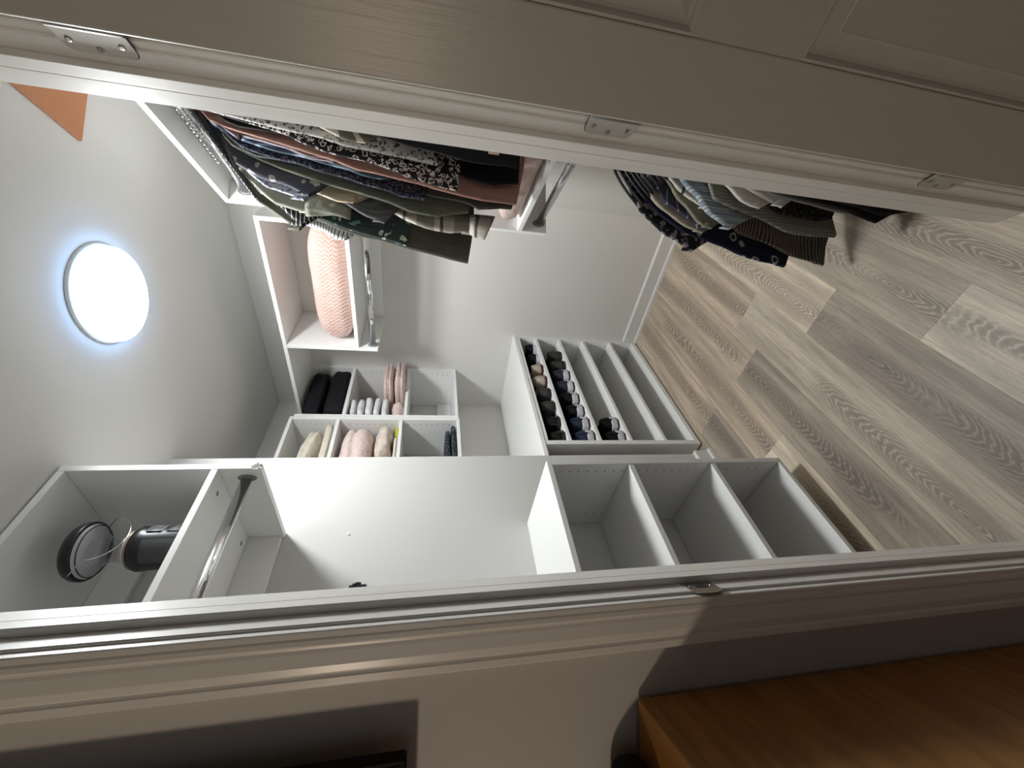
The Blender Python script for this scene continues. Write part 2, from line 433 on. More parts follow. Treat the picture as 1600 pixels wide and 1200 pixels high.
class MB:
    """collects solids, in the frame coordinates of the thing they belong to"""
    def __init__(s):
        s.bm = bmesh.new()
    def _join(s, b, smooth=False):
        if smooth is not None:
            for f in b.faces:
                f.smooth = smooth
        me = bpy.data.meshes.new('tmp')
        b.to_mesh(me); b.free()
        s.bm.from_mesh(me)
        bpy.data.meshes.remove(me)
        return s
    def box(s, x0, x1, y0, y1, z0, z1, bev=0.0012, seg=1):
        b = bmesh.new()
        bmesh.ops.create_cube(b, size=1.0)
        for v in b.verts:
            v.co = Vector(((x0 + x1) / 2 + v.co.x * (x1 - x0), (y0 + y1) / 2 + v.co.y * (y1 - y0), (z0 + z1) / 2 + v.co.z * (z1 - z0)))
        if bev:
            bmesh.ops.bevel(b, geom=list(b.edges), offset=min(bev, 0.45 * min(x1 - x0, y1 - y0, z1 - z0)), segments=seg, profile=0.5, affect='EDGES')
        return s._join(b)
    def loft(s, rings, closed=True, cap0=True, cap1=True, smooth=True):
        b = bmesh.new()
        R = [[b.verts.new(p) for p in r] for r in rings]
        n = len(R[0])
        for a, c in zip(R, R[1:]):
            for i in range(n if closed else n - 1):
                j = (i + 1) % n
                b.faces.new((a[i], a[j], c[j], c[i]))
        caps = []
        if cap0: caps.append(b.faces.new(list(reversed(R[0]))))
        if cap1: caps.append(b.faces.new(R[-1]))
        bmesh.ops.recalc_face_normals(b, faces=list(b.faces))
        for f in b.faces:
            f.smooth = smooth
        for f in caps:
            f.smooth = False
        return s._join(b, None)
    def lathe(s, c, prof, n=24, smooth=True, axis=None, caps=True):
        q = Vector(axis).to_track_quat('Z', 'Y') if axis else None
        rings = []
        for r, h in prof:
            ring = []
            for i in range(n):
                a = 2 * math.pi * i / n
                p = Vector((r * math.cos(a), r * math.sin(a), h))
                if q: p = q @ p
                ring.append(Vector(c) + p)
            rings.append(ring)
        return s.loft(rings, cap0=caps, cap1=caps, smooth=smooth)
    def tube(s, pts, r, n=8, closed=False):
        pts = [Vector(p) for p in pts]
        m = len(pts)
        up = None
        rings = []
        for i, p in enumerate(pts):
            if closed:
                d = pts[(i + 1) % m] - pts[i - 1]
            else:
                d = pts[min(i + 1, m - 1)] - pts[max(i - 1, 0)]
            d.normalize()
            if up is None:
                up = d.orthogonal().normalized()
            up = (up - d * up.dot(d)).normalized()
            e = d.cross(up)
            rr = r[i] if isinstance(r, (list, tuple)) else r
            rings.append([p + rr * (math.cos(2 * math.pi * k / n) * up + math.sin(2 * math.pi * k / n) * e) for k in range(n)])
        if closed:
            rings.append(rings[0])
            return s.loft(rings, cap0=False, cap1=False)
        return s.loft(rings)
    def prism(s, poly, vec, smooth=False, bev=0.0):
        """poly: 3-D outline, extruded by vec"""
        b = bmesh.new()
        A = [b.verts.new(p) for p in poly]
        B = [b.verts.new(Vector(p) + Vector(vec)) for p in poly]
        n = len(A)
        for i in range(n):
            j = (i + 1) % n
            b.faces.new((A[i], A[j], B[j], B[i]))
        b.faces.new(list(reversed(A)))
        b.faces.new(B)
        bmesh.ops.recalc_face_normals(b, faces=list(b.faces))
        if bev:
            bmesh.ops.bevel(b, geom=list(b.edges), offset=bev, segments=1, profile=0.5, affect='EDGES')
        return s._join(b, smooth)
    def build(s, name, mat, parent=None, org=None, smooth_angle=None):
        o = None
        if org is None:
            p = parent
            while p is not None and p.name not in ORG:
                p = p.parent
            org = ORG[p.name] if p is not None else Vector((0, 0, 0))
        for v in s.bm.verts:
            v.co -= org
        me = bpy.data.meshes.new(name)
        s.bm.to_mesh(me); s.bm.free()
        me.materials.append(mat)
        o = bpy.data.objects.new(name, me)
        COL.objects.link(o)
        if parent is not None:
            o.parent = parent
        return o
    def free_obj(s, name, mat, fr='Y', at=(0, 0, 0)):
        """a one-mesh thing standing at its own origin"""
        o = s.build(name, mat, None, Vector(at))
        o.location = to_world(fr, at)
        o.rotation_euler = (0, 0, FR[fr])
        ORG[o.name] = Vector(at)
        return o

def zz(z):          # heights were measured from the lens
    return z + H

# ------------------------------------------------------------------ the room shell
CEIL = zz(0.942)
WB, WL, WN = 2.209, 1.99, 1.38             # back right, back left and near left wall planes
XR, YF = 1.15, 0.74                        # right wall, closet side of the door wall

def struct(o):
    o['kind'] = 'structure'
    return o

fl = struct(MB().box(-1.35, 1.4, 0.64, 3.3, -0.1, -0.011, 0).free_obj('floor', M['wall']))
PW = 0.18
def clip_planes():
    return [((0, 0.652, 0), (0, -1, 0)), ((XR + 0.01, 0, 0), (1, 0, 0)), ((WB + 0.008) * Vector((S2, S2, 0)), (S2, S2, 0)), ((WL + 0.008) * Vector((-S2, S2, 0)), (-S2, S2, 0)),
            (0.045 * Vector((S2, S2, 0)), (-S2, -S2, 0))]
TONE = {'mid': (0.95, 0.94, 0.93), 'light': (1.30, 1.28, 1.23), 'dark': (0.66, 0.64, 0.64), 'pale': (1.18, 1.2, 1.2), 'warm': (0.98, 0.92, 0.87)}
ROWS = {  # row start across D2 : (a joint along D1, tones of the planks from near to far)
    -0.44: (0.9, ('mid', 'dark')), -0.26: (0.45, ('mid', 'mid')), -0.08: (1.05, ('mid', 'pale')), 0.10: (0.62, ('dark', 'mid')),
    0.28: (0.819, ('pale', 'mid')), 0.46: (1.143, ('dark', 'light')), 0.64: (1.461, ('mid', 'warm')), 0.82: (1.30, ('dark', 'warm')),
    1.00: (0.966, ('light', 'warm')), 1.18: (1.313, ('dark', 'warm')), 1.36: (0.75, ('mid', 'warm')), 1.54: (1.5, ('mid', 'mid')), 1.72: (1.1, ('dark', 'mid')), 1.90: (1.6, ('mid', 'mid'))}
for r0, (joint, tones) in ROWS.items():
    for k in (-1, 0, 1, 2):
        a0 = joint - 1.22 + 1.22 * k
        if k in (-1, 2):
            tone = 'mid'
        else:
            tone = tones[k]
        b = bmesh.new()
        bmesh.ops.create_cube(b, size=1.0)
        g = 0.00012
        for v in b.verts:
            d1 = a0 + 0.61 + v.co.x * (1.22 - 2 * g)
            d2 = r0 + PW / 2 + v.co.y * (PW - 2 * g)
            v.co = to_world('D', (d1, d2, -0.0055 + v.co.z * 0.011))
        bmesh.ops.bevel(b, geom=[e for e in b.edges if all(v.co.z > -0.001 for v in e.verts)], offset=0.0004, segments=1, profile=0.5, affect='EDGES')
        for co, no in clip_planes():
            geom = list(b.verts) + list(b.edges) + list(b.faces)
            res = bmesh.ops.bisect_plane(b, geom=geom, plane_co=co, plane_no=no, clear_outer=True)
            ed = [e for e in res['geom_cut'] if isinstance(e, bmesh.types.BMEdge)]
            if ed:
                bmesh.ops.edgeloop_fill(b, edges=ed)
            if not b.verts:
                break
        if len(b.verts) < 4:
            b.free(); continue
        c = to_world('D', (a0 + 0.61, r0 + PW / 2, 0))
        rm = Matrix.Rotation(-FR['D'], 3, 'Z')
        for v in b.verts:
            v.co = rm @ (v.co - c)
        me = bpy.data.meshes.new('plank')
        b.to_mesh(me); b.free()
        me.materials.append(M['oak'])
        o = bpy.data.objects.new('plank', me)
        COL.objects.link(o)
        o.location = c
        o.rotation_euler = (0, 0, FR['D'])
        o.color = (*TONE[tone], 0.90 if tone == 'dark' else random.random())
        o.parent = fl

struct(MB().box(-1.35, 1.4, 0.64, 3.3, CEIL, CEIL + 0.1, 0).free_obj('ceiling', M['ceiling']))
# walls of the closet
struct(MB().box(XR, XR + 0.1, YF, 2.3, 0, CEIL, 0).free_obj('wall_right', M['wall']))
struct(MB().box(WB, WB + 0.1, 0.50, WL + 0.1, 0, CEIL, 0).free_obj('wall_back_right', M['wall'], 'D'))
struct(MB().box(1.197, WB, WL, WL + 0.1, 0, CEIL, 0).free_obj('wall_back_left', M['wall'], 'D'))
struct(MB().box(-0.05, 1.197, WN, WL + 0.1, 0, CEIL, 0).free_obj('wall_near_left', M['wall_near_dimmed'], 'D'))
struct(MB().box(-0.06, 0.04, 1.0, WN, 0, CEIL, 0).free_obj('wall_left', M['wall'], 'D'))
# the wall with the doorway
XL0, XR0, DH = -0.268, 0.529, 2.05          # rebate faces of the opening
wf = MB()
wf.box(-2.6, XL0 - 0.018, 0.64, YF, 0, 2.45, 0)
wf.box(XR0 + 0.018, 2.4, 0.64, YF, 0, 2.45, 0)
wf.box(XL0 - 0.018, XR0 + 0.018, 0.64, YF, DH + 0.018, 2.45, 0)
struct(wf.free_obj('wall_front', M['bed_wall']))
# the bedroom the photograph is taken from
struct(MB().box(-2.6, 2.4, -2.6, 0.64, -0.1, 0.0, 0).free_obj('floor_bedroom', M['carpet']))
struct(MB().box(-2.6, 2.4, -2.6, 0.64, 2.45, 2.55, 0).free_obj('ceiling_bedroom', M['bed_room']))
struct(MB().box(-2.7, -2.6, -2.6, 0.74, 0, 2.45, 0).free_obj('wall_bedroom_left', M['bed_room']))
struct(MB().box(2.4, 2.5, -2.6, 0.74, 0, 2.45, 0).free_obj('wall_bedroom_right', M['bed_room']))
wb = MB()                                    # unseen wall, opening added to let cool fill light in
wb.box(-2.7, -1.3, -2.7, -2.6, 0, 2.45, 0)
wb.box(0.7, 2.5, -2.7, -2.6, 0, 2.45, 0)
wb.box(-1.3, 0.7, -2.7, -2.6, 0, 0.9, 0)
wb.box(-1.3, 0.7, -2.7, -2.6, 2.1, 2.45, 0)
struct(wb.free_obj('wall_bedroom_back', M['bed_room']))

# skirting boards
def skirting(name, a0, a1, plane, axis):
    prof = [(0, 0.098), (0.005, 0.098), (0.013, 0.090), (0.013, 0.020), (0.018, 0.019), (0.022, 0.014), (0.0235, 0.0), (0, 0)]
    m = MB()
    if axis == 'B':     # on the back right wall, running along D2
        m.prism([(plane - p, a0, z) for p, z in prof], (0, a1 - a0, 0))
    else:               # on a wall facing -D2, running along D1
        m.prism([(a0, plane - p, z) for p, z in prof], (a1 - a0, 0, 0))
    return struct(m.free_obj(name, M['trim_white'], 'D'))
M['trim_white'] = plain('white_skirting_paint', (0.74, 0.73, 0.705), 0.4)
skirting('baseboard_back_right', 0.62, 1.384, WB, 'B')
def skirting_corner():
    prof = [(0, 0.098), (0.005, 0.098), (0.013, 0.090), (0.013, 0.020), (0.018, 0.019), (0.022, 0.014), (0.0235, 0.0), (0, 0)]
    rings = [[Vector((0.05, WN - p, z)) for p, z in prof], [Vector((1.197 + p, WN - p, z)) for p, z in prof], [Vector((1.197 + p, 1.64, z)) for p, z in prof]]
    return struct(MB().loft(rings, smooth=False).free_obj('baseboard_near_left', M['trim_white'], 'D'))
skirting_corner()

# door lining: each jamb carries its stop, casing and metalwork
def jamb(name, side):
    s = -1 if side == 'L' else 1
    xf = XL0 if side == 'L' else XR0
    root = thing(name, kind='structure', at=(xf, 0.63, 0))
    def bx(x0, x1, *a, **k):
        lo_, hi_ = sorted((x0, x1))
        return MB().box(lo_, hi_, *a, **k)
    bx(xf, xf + s * 0.017, 0.633, 0.739, 0, DH, bev=0.0015).build('jamb_lining', M['trim'], root)
    bx(xf - s * 0.0118, xf, 0.665, 0.6892, 0, DH, bev=0.0008).build('door_stop', M['trim'], root)
    bx(xf - s * 0.0118, xf, 0.6893, 0.7235, 0, DH, bev=0.0008).build('door_stop', M['trim'], root)
    # moulded casing on the bedroom face
    prof = [(0.004, 0.632), (0.004, 0.6215), (0.0055, 0.6195), (0.012, 0.6188), (0.0145, 0.6172), (0.020, 0.6160), (0.0225, 0.6175), (0.0255, 0.6178), (0.030, 0.6165),
            (0.046, 0.6142), (0.055, 0.6155), (0.0575, 0.6168), (0.060, 0.6158), (0.062, 0.6145), (0.071, 0.6145), (0.073, 0.616), (0.073, 0.639), (0.004, 0.639)]
    MB().prism([(xf + s * p, y, 0) for p, y in prof], (0, 0, DH + 0.07)).build('casing', M['trim'], root)
    return root, xf, s
jl, xfl, _ = jamb('trim_1', 'L')
# strike plate: flat plate let into the rebate with a curved lip over the casing edge
z0, z1 = zz(-0.492), zz(-0.436)
sp = MB()
sp.box(xfl - 0.001, xfl + 0.0016, 0.6285, 0.664, z0, z1, 0.0006)
pts = []
for i in range(9):
    a = math.pi * i / 8
    pts.append((xfl + 0.0008, 0.629 - 0.011 * math.sin(a), (z0 + z1) / 2 - 0.026 * math.cos(a)))
sp.prism([(x - 0.0005, y, z) for x, y, z in pts], (0.0016, 0, 0))
plate = sp.build('strike_plate', M['steel'], jl)
MB().box(xfl + 0.0012, xfl + 0.0022, 0.641, 0.655, z0 + 0.017, z1 - 0.017, 0.0003).build('latch_hole', M['dark_hole'], plate)
for zc in (z0 + 0.008, z1 - 0.008):
    MB().lathe((xfl + 0.0014, 0.648, zc), [(0.0036, 0), (0.0030, 0.0012), (0.0006, 0.0012)], 12, axis=(1, 0, 0)).build('screw', M['chrome'], plate)

jr, xfr, _ = jamb('trim_2', 'R')
for zt in (0.508, -0.262, -1.030):
    zb = zt - 0.092
    r = 0.014
    y0, y1 = 0.604, 0.651
    out = [(y0, zz(zt)), (y1 - r, zz(zt))]
    for i in range(1, 6):
        a = math.pi / 2 * (1 - i / 5)
        out.append((y1 - r + r * math.cos(a), zz(zt) - r + r * math.sin(a)))
    for i in range(0, 6):
        a = -math.pi / 2 * i / 5
        out.append((y1 - r + r * math.cos(a), zz(zb) + r + r * math.sin(a)))
    out.append((y0, zz(zb)))
    g = MB().prism([(xfr - 0.0002, y, z) for y, z in out], (0.0006, 0, 0)).build('hinge_recess', M['dark_hole'], jr)
    inset = [(0.604 + (y - 0.604) * 0.972, (z - zz((zt + zb) / 2)) * 0.975 + zz((zt + zb) / 2)) for y, z in out]
    h = MB().prism([(xfr - 0.0016, y, z) for y, z in inset], (0.0018, 0, 0)).build('hinge', M['dull_steel'], jr)
    for (yy, dz) in ((0.630, -0.014), (0.640, -0.045), (0.630, -0.077)):
        MB().lathe((xfr - 0.0014, yy, zz(zt + dz)), [(0.0048, 0), (0.0040, 0.0012), (0.0015, 0.0006)], 12, axis=(-1, 0, 0)).build('screw', M['steel'], h)
    MB().lathe((0.5295, 0.6065, zz(zb)), [(0.0055, 0.0), (0.0062, 0.002), (0.0062, 0.090), (0.0055, 0.092)], 14).build('hinge_knuckle', M['steel'], h)

hd = thing('trim_3', kind='structure', at=(0.13, 0.63, DH))
MB().box(XL0 + 0.0005, XR0 - 0.0005, 0.633, 0.739, DH - 0.0005, DH + 0.017, 0.001).build('head_lining', M['trim'], hd)
MB().box(XL0 + 0.013, XR0 - 0.013, 0.665, 0.7235, DH - 0.0125, DH - 0.001, 0.001).build('door_stop', M['trim'], hd)
MB().box(XL0 - 0.003, XR0 + 0.003, 0.614, 0.6385, DH + 0.004, DH + 0.069, 0.003).build('casing', M['trim'], hd)

# the open door: frame x along the leaf, y out of the visible face is negative
door = thing('door_1', kind='structure', fr='DOOR', at=(0, 0, 0))
door.location = (0.5130, 0.5920, 0)
ORG[door.name] = Vector((0, 0, 0))
# local: x along leaf; local +y is away from the face that shows (towards the bedroom side)
DW, DT = 0.76, 0.035
yv = DT                                    # thickness runs towards +y
def dbox(x0, x1, z0_, z1_, y0=0.0, y1=DT, bev=0.004):
    return MB().box(x0, x1, y0, y1, z0_, z1_, bev, 3)
P0, P1, P2, P3 = 0.121, 0.345, 0.415, 0.639
ZB0, ZB1, ZT0, ZT1 = 0.20, zz(-0.573), zz(-0.379), 1.90
dbox(0, P0, 0.012, 2.04).build('stile', M['door'], door)
dbox(P3, DW, 0.012, 2.04).build('stile', M['door'], door)
dbox(P1, P2, ZB0, ZT1, bev=0.0).build('muntin', M['door'], door)
dbox(P0, P3, 0.012, ZB0, bev=0.0).build('rail', M['door'], door)
dbox(P0, P3, ZB1, ZT0, bev=0.0).build('rail', M['door'], door)
dbox(P0, P3, ZT1, 2.04, bev=0.0).build('rail', M['door'], door)
def panel(x0, x1, z0_, z1_):
    """moulded panel: ovolo rim, sloping field edge, raised centre"""
    steps = [(0.0, 0.0), (0.004, -0.0008), (0.008, 0.003), (0.011, 0.0085), (0.016, 0.0095), (0.040, 0.0035), (0.0425, 0.0022), (0.046, 0.0028)]
    rings = [[(x0 + i, d, z0_ + i), (x1 - i, d, z0_ + i), (x1 - i, d, z1_ - i), (x0 + i, d, z1_ - i)] for i, d in steps]
    m = MB().loft(rings, cap0=False, cap1=True, smooth=False)
    m.box(x0, x1, 0.012, DT, z0_, z1_, 0)
    return m.build('panel', M['door'], door)
for x0, x1 in ((P0, P1), (P2, P3)):
    panel(x0, x1, ZB0, ZB1)
    panel(x0, x1, ZT0, ZT1)

# ------------------------------------------------------------------ ceiling fittings
cl = thing('ceiling_light', 'round glowing white LED light disc on the closet ceiling', 'light', at=(0.387, 1.42, zz(0.906)))
lc = (0.387, 1.42, 0)
MB().lathe((0.387, 1.42, zz(0.933)), [(0.136, 0.0), (0.146, 0.001), (0.148, 0.0085)], 64).build('base', M['trim_white'], cl)
MB().lathe((0.387, 1.42, zz(0.912)), [(0.137, 0.0), (0.1395, 0.004), (0.1395, 0.021)], 64).build('rim', M['halo_glow'], cl)  # glows blue only to tint the ceiling around the disc
MB().lathe((0.387, 1.42, zz(0.906)), [(0.001, 0.0), (0.09, 0.0004), (0.128, 0.002), (0.1365, 0.0055)], 64).build('diffuser', M['led'], cl)
MB().box(0.767, 1.02, 0.80, 1.268, zz(0.934), zz(0.942), 0.0015).free_obj('ceiling_panel', M['orange'], 'Y', (0.9, 1.03, zz(0.934)))
tag(bpy.data.objects['ceiling_panel'], 'flat orange brown board on the ceiling above the hanging clothes', 'board')

# ------------------------------------------------------------------ fitted cabinets
WH = M['melamine']
def pins(m, x0, y0, zlist, r=0.0026, axis=(1, 0, 0)):
    """dark shelf-pin holes on a panel face (frame coordinates)"""
    for z in zlist:
        m.lathe((x0, y0, z), [(r, -0.0002), (r, 0.0003)], 8, axis=axis)

def zrange(za, zb, pitch=0.032):
    out = []
    z = za
    while z > zb:
        out.append(z); z -= pitch
    return out

def rail(parent, p0, p1, name='hanging_rail'):
    p0, p1 = Vector(p0), Vector(p1)
    d = (p1 - p0).normalized()
    side = d.cross(Vector((0, 0, 1)))
    rings = []
    for q in (p0, p1):
        rings.append([q + side * (0.0075 * math.cos(a)) + Vector((0, 0, 0.015 * math.sin(a))) for a in [2 * math.pi * i / 20 for i in range(20)]])
    o = MB().loft(rings).build(name, M['chrome'], parent)
    for q, s in ((p0, 1), (p1, -1)):
        m = MB()
        rr = []
        for h, k in ((0.0, 1.0), (0.0025, 1.0), (0.0025, 0.68), (0.007, 0.66)):
            rr.append([q + d * (s * h) + side * (0.014 * k * math.cos(a)) + Vector((0, 0, 0.025 * k * math.sin(a))) for a in [2 * math.pi * i / 24 for i in range(24)]])
        m.loft(rr, smooth=False).build('rail_socket', M['grey_plastic'], o)
    return o

T = 0.018
# near left upper cabinet with the lantern
c = thing('wall_cabinet', 'white open wall cabinet at upper left holding the camping lantern', 'cabinet', 'D', (0.45, 1.19, zz(0.455)))
F, B = 1.015, WN - 0.0008
MB().box(0.8425, 0.8605, F, B, zz(0.455), zz(0.938), 0.001).build('side_panel', WH, c)
MB().box(0.05, 0.068, F, B, zz(0.455), zz(0.938), 0.001).build('side_panel', WH, c)
MB().box(0.0685, 0.842, F, B, zz(0.921), zz(0.938), 0.001).build('top_panel', WH, c)
sh = MB().box(0.0685, 0.842, F + 0.001, B, zz(0.563), zz(0.580), 0.001).build('shelf', WH, c)
for d1, d2 in ((0.800, 1.07), (0.800, 1.33)):
    MB().lathe((d1, d2, zz(0.5629)), [(0.0075, 0), (0.0075, 0.0006)], 16).build('cam_hole', M['grey_plastic'], sh)
MB().box(0.0685, 0.842, B - 0.016, B, zz(0.823), zz(0.9205), 0.001).build('back_rail', WH, c)
MB().box(0.0685, 0.842, B - 0.016, B, zz(0.462), zz(0.5625), 0.001).build('back_rail', WH, c)
rail(c, (0.842, 1.055, zz(0.497)), (0.0685, 1.055, zz(0.497)))

# near left low cabinet
c = thing('base_cabinet', 'white open low cabinet at left with three deep empty shelves', 'cabinet', 'D', (0.45, 1.19, zz(-1.303)))
MB().box(0.841, 0.8595, F, B, zz(-1.303), zz(-0.4125), 0.001).build('side_panel', WH, c)
MB().box(0.05, 0.068, F, B, zz(-1.303), zz(-0.4125), 0.001).build('side_panel', WH, c)
MB().box(0.05, 0.8595, F, B, zz(-0.412), zz(-0.395), 0.001).build('top_panel', WH, c)
MB().box(0.0685, 0.8405, F, B - 0.012, zz(-1.303), zz(-1.286), 0.001).build('bottom_panel', WH, c)
for z in (-0.684, -1.001):
    MB().box(0.0685, 0.8405, F + 0.002, B - 0.014, zz(z - 0.018), zz(z), 0.001).build('shelf', WH, c)
MB().box(0.0685, 0.8405, B - 0.010, B - 0.002, zz(-1.285), zz(-0.4125), 0.0005).build('back_panel', WH, c)
m = MB()
for d2 in (F + 0.037, B - 0.075):
    pins(m, 0.8409, d2, [zz(z) for z in zrange(-0.448, -0.70) + zrange(-0.735, -0.99) + zrange(-1.052, -1.27)], axis=(-1, 0, 0))
tag(m.build('pin_holes', M['pin_hole'], c), kind='stuff')
# hanger brackets hide the gap to the wall: the cabinet is hung from the wall behind it

# shelf unit with hanging rail on the back right wall
c = thing('wall_shelf_unit', 'white open wall unit holding the pink velvet pillow above a rail', 'cabinet', 'D', (2.03, 0.98, zz(0.252)))
BF, BB = 1.865, WB - 0.0008
MB().box(BF, BB, 0.660, 1.9895, zz(0.693), zz(0.711), 0.001).build('top_panel', WH, c)
MB().box(BF, BB, 0.660, 0.678, zz(0.252), zz(0.6925), 0.001).build('side_panel', WH, c)
MB().box(BF, BB, 1.294, 1.313, zz(0.252), zz(0.6925), 0.001).build('side_panel', WH, c)
MB().box(BF, BB, 0.6785, 1.2935, zz(0.346), zz(0.364), 0.001).build('shelf', WH, c)
MB().box(BB - 0.016, BB, 0.6785, 1.2935, zz(0.252), zz(0.3455), 0.001).build('back_rail', WH, c)
rail(c, (1.893, 1.2935, zz(0.280)), (1.893, 0.6785, zz(0.280)))

# cubby columns on the back left wall
CF, CB = 1.672, WL - 0.0008
c = thing('cubby_unit', 'white three tier cubby unit in the back corner, under the top shelf', 'cabinet', 'D', (1.98, 1.83, zz(-0.19)))
MB().box(2.190, WB - 0.0008, CF, CB, zz(-0.19), zz(0.6925), 0.001).build('side_panel', WH, c)
MB().box(1.743, 1.762, CF, CB, zz(-0.19), zz(0.6925), 0.001).build('side_panel', WH, c)
MB().box(1.7625, 2.1895, CF, CB, zz(-0.19), zz(-0.172), 0.001).build('bottom_panel', WH, c)
for z in (0.452, 0.121):
    MB().box(1.7625, 2.1895, CF + 0.001, CB - 0.02, zz(z - 0.018), zz(z), 0.001).build('shelf', WH, c)
MB().box(1.7625, 2.1895, CB - 0.018, CB, zz(-0.171), zz(-0.08), 0.001).build('back_rail', WH, c)
MB().box(1.7625, 1.86, CB - 0.024, CB - 0.0185, zz(-0.171), zz(-0.06), 0.001).build('bracket_cover', WH, c)
m = MB()
for d2 in (CF + 0.037, CB - 0.075):
    pins(m, 2.1899, d2, [zz(z) for z in zrange(0.662, 0.47) + zrange(0.409, 0.14) + zrange(0.087, -0.15)], axis=(-1, 0, 0))
tag(m.build('pin_holes', M['pin_hole'], c), kind='stuff')

c = thing('cubby_unit', 'white three tier cubby unit left of the corner, beside the wall corner', 'cabinet', 'D', (1.47, 1.83, zz(-0.195)))
MB().box(1.7225, 1.7415, CF, CB, zz(-0.195), zz(0.7115), 0.001).build('side_panel', WH, c)
MB().box(1.2025, 1.2205, CF, CB, zz(-0.195), zz(0.7115), 0.001).build('side_panel', WH, c)
MB().box(1.221, 1.722, CF, CB, zz(0.694), zz(0.7115), 0.001).build('top_panel', WH, c)
MB().box(1.221, 1.722, CF, CB, zz(-0.195), zz(-0.177), 0.001).build('bottom_panel', WH, c)
for z in (0.473, 0.141):
    MB().box(1.221, 1.722, CF + 0.001, CB - 0.02, zz(z - 0.018), zz(z), 0.001).build('shelf', WH, c)
MB().box(1.221, 1.722, CB - 0.018, CB, zz(-0.176), zz(0.6935), 0.001).build('back_panel', WH, c)
m = MB()
pins(m, 1.7224, CF + 0.037, [zz(z) for z in zrange(0.674, 0.48) + zrange(0.436, 0.15) + zrange(0.089, -0.15)], axis=(-1, 0, 0))
tag(m.build('pin_holes', M['pin_hole'], c), kind='stuff')
tag(MB().box(1.742, 1.7425, CF + 0.02, CB, zz(-0.19), zz(0.69), 0).free_obj('filler_strip', WH, 'D', (1.742, 1.8, zz(-0.19))), 'thin white filler strip between the two cubby units', 'strip')

# shoe rack and the worktop over it
SF, SB = 1.386, 1.93
c = thing('shoe_rack', 'white five tier shoe rack under the worktop in the back corner', 'cabinet', 'D', (1.74, 1.65, zz(-1.383)))
MB().box(1.272, 1.297, SF, SB, zz(-1.383), zz(-0.559), 0.001).build('side_panel', WH, c)
MB().box(2.189, WB - 0.0008, SF, SB, zz(-1.383), zz(-0.559), 0.001).build('side_panel', WH, c)
MB().box(1.2975, 2.1885, SF, SB, zz(-0.577), zz(-0.559), 0.001).build('top_panel', WH, c)
for z in (-0.678, -0.834, -0.998, -1.187):
    MB().box(1.2975, 2.1885, SF + 0.001, SB - 0.012, zz(z - 0.018), zz(z), 0.001).build('shelf', WH, c)
MB().box(1.2975, 2.1885, SF, SB - 0.012, zz(-1.383), zz(-1.357), 0.001).build('bottom_panel', WH, c)
MB().box(1.2975, 2.1885, SB - 0.010, SB - 0.002, zz(-1.356), zz(-0.578), 0.0005).build('back_panel', WH, c)
m = MB()
pins(m, 2.1884, SF + 0.037, [zz(z) for z in zrange(-0.88, -0.99) + zrange(-1.045, -1.18) + zrange(-1.235, -1.34)], axis=(-1, 0, 0))
tag(m.build('pin_holes', M['pin_hole'], c), kind='stuff')
for d1 in (1.32, 1.74, 2.16):
    for d2 in (SF + 0.08, SB - 0.08):
        MB().lathe((d1, d2, 0.0), [(0.018, 0.0), (0.018, 0.0095)], 12).build('foot', M['black_plastic'], c)
tag(MB().box(1.198, WB - 0.0008, SF - 0.003, CB, zz(-0.5585), zz(-0.537), 0.0015).free_obj('worktop', WH, 'D', (1.55, 1.68, zz(-0.5585))),
    'white worktop over the shoe rack in the back corner', 'worktop')

# hanging unit along the right wall
c = thing('hanging_unit', 'white open wardrobe unit on the right with two full clothes rails', 'cabinet', 'Y', (0.96, 1.16, zz(-0.461)))
RF, RB, RY0, RY1 = 0.785, XR - 0.0008, 0.752, 1.567
MB().box(RF, RB, RY0, RY1, zz(0.695), zz(0.7125), 0.001).build('top_panel', WH, c)
MB().box(RF, RB, RY1 - 0.02, RY1, zz(-0.463), zz(0.6945), 0.001).build('side_panel', WH, c)
MB().box(RF, RB, RY0, RY0 + 0.018, zz(-0.463), zz(0.6945), 0.001).build('side_panel', WH, c)
MB().box(RF, RB, RY0 + 0.0185, RY1 - 0.0205, zz(-0.361), zz(-0.343), 0.001).build('shelf', WH, c)
MB().box(RB - 0.016, RB, RY0 + 0.0185, RY1 - 0.0205, zz(-0.463), zz(-0.3615), 0.001).build('back_rail', WH, c)
MB().box(RB - 0.016, RB, RY0 + 0.0185, RY1 - 0.0205, zz(0.60), zz(0.6945), 0.001).build('back_rail', WH, c)
XRAIL, ZUP, ZLO = 0.823, zz(0.643), zz(-0.430)
rail(c, (XRAIL, RY1 - 0.0205, ZUP), (XRAIL, RY0 + 0.0185, ZUP))
rail(c, (XRAIL, RY1 - 0.0205, ZLO), (XRAIL, RY0 + 0.0185, ZLO))

# ------------------------------------------------------------------ hanging clothes
def resample(pts, n):
    L = [0.0]
    for a, b in zip(pts, pts[1:]):
        L.append(L[-1] + math.hypot(b[0] - a[0], b[1] - a[1]))
    out = []
    for i in range(n):
        s = L[-1] * i / (n - 1)
        k = 0
        while k < len(L) - 2 and L[k + 1] < s:
            k += 1
        u = (s - L[k]) / max(1e-9, L[k + 1] - L[k])
        out.append((pts[k][0] + u * (pts[k + 1][0] - pts[k][0]), pts[k][1] + u * (pts[k + 1][1] - pts[k][1])))
    return out

